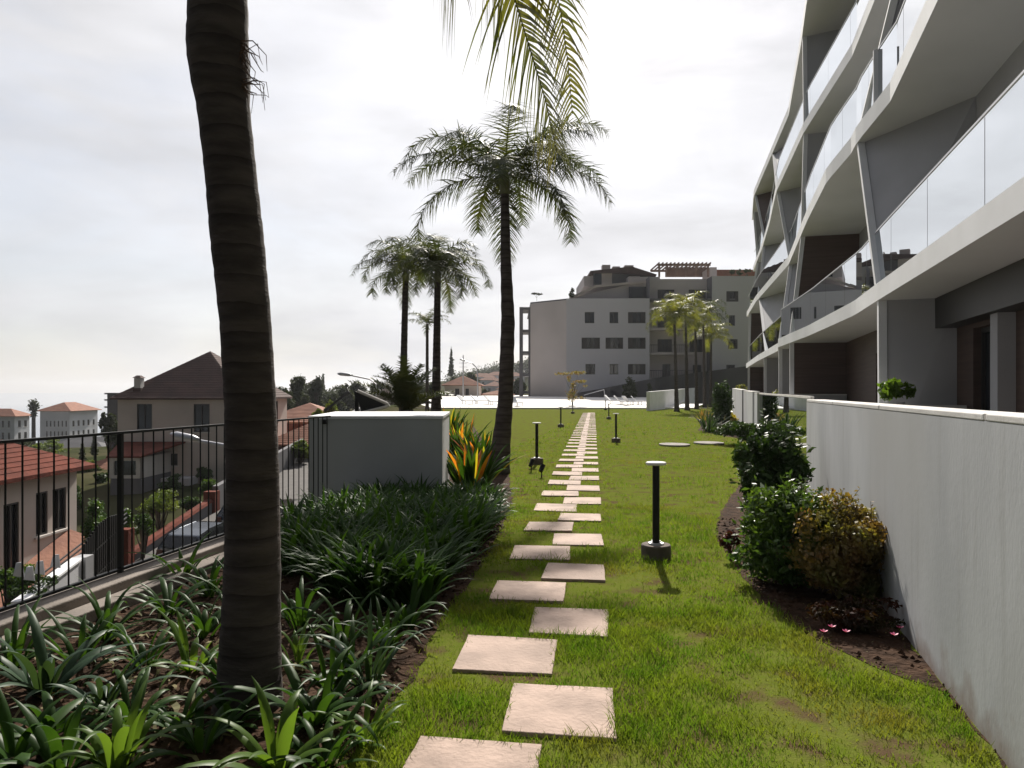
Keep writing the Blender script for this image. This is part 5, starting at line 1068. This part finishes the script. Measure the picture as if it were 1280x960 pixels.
# fan palm by the sea
d = 150; e = empty('fan_palm', (X(42,d),d,H(545,d)), 'fan palm with a bushy round head between the two white blocks', 'palm tree'); hp = H(510,d)-H(545,d)
mb = MB(); mb.tube([(0,0,-6),(0,0,hp)], [.45,.35], 8); mb.build('trunk', 'bark', e)
V, Fc = leaf_cloud([((0,0,hp+.4),(1.0,1.0,1.4)),((0,0,hp-1.3),(.6,.6,1.0))], 500, .6, 91, shell=.2); npmesh('crown', V, Fc, 'tree', e)
# gardens below the railing
for i, (px, pyb, pyt, d, w, lab, m) in enumerate(((200,650,607,33,58,'bright green leafy bush behind the red-capped wall','tree_l'),(120,700,625,23,38,'dense green bush beside the red-roofed house','shrub_g'),(155,665,635,27,24,'bush with orange flowers left of the red-capped wall','shrub_g'),(40,760,715,18,70,'low scrubby plants under the washing','shrub_d'),(265,620,598,40,34,'leafy hedge before the cream house wall','shrub_g'),(90,640,600,40,30,'dark bush behind the red-roofed house corner','shrub_d'),(375,575,548,50,30,'garden bush behind the grey road wall','tree_l'),(215,605,592,43,30,'small plant row on the terrace of the cream house','shrub_d'),(178,668,640,29,40,'dark tangle of shrubs under the bright leafy bush','shrub_d'),(235,640,615,38,34,'dark hedge right of the bright leafy bush','shrub_d'),(140,690,655,26,34,'leafy bush at the foot of the lean-to','shrub_g'),(118,660,622,34,30,'dark bush between the two houses','shrub_d'),(128,620,590,50,30,'dark garden tree left of the lean-to wall','shrub_d'),(112,600,575,60,34,'green garden tree behind the corner of the red roof','tree_l'),(20,740,700,19,60,'leafy shrubs along the wall of the red-roofed house','shrub_g'),(95,760,735,19,50,'low weeds beside the sloping stair wall','shrub_d'),(255,600,583,46,24,'pale-leaved bush at the cream house corner','shrub_d'))):
    tree(px, pyb, pyt, d, w, 300+i, lab, m, n=2200, nc=16, name='garden_bush', group='bushes below the railing', cr=.38, trunk_h=.02)
# wooded hill, far
hm = MB(); hx = np.linspace(X(560,420), X(760,420), 40)
V, Fc = leaf_cloud([((x, 450+g.uniform(-10,10), terr(x,450)+g.uniform(0,3)+2), (7,8,3+g.uniform(0,2))) for x in hx for _ in range(3)], 14000, 1.3, 17, shell=.2)
npmesh('far_woods', V, Fc, 'tree', label='dark scrubby woods covering the far hill left of the apartment block', category='woods', kind='stuff')

# ------------------------------------------------------------------ haze
hz = MB(); hz.box(-3500,2500,-400,9000,-112,75)
hm_ = bpy.data.materials.new('haze'); hm_.use_nodes = True; t = hm_.node_tree; t.nodes.clear(); o_ = t.nodes.new('ShaderNodeOutputMaterial'); pv = t.nodes.new('ShaderNodeVolumePrincipled')
pv.inputs['Color'].default_value = (0.93,0.95,1.0,1); pv.inputs['Density'].default_value = 0.00020; pv.inputs['Anisotropy'].default_value = 0.3; t.links.new(pv.outputs[0], o_.inputs['Volume'])
hz.build('haze', hm_, label='thin sea haze over the town and garden', category='haze', kind='stuff')
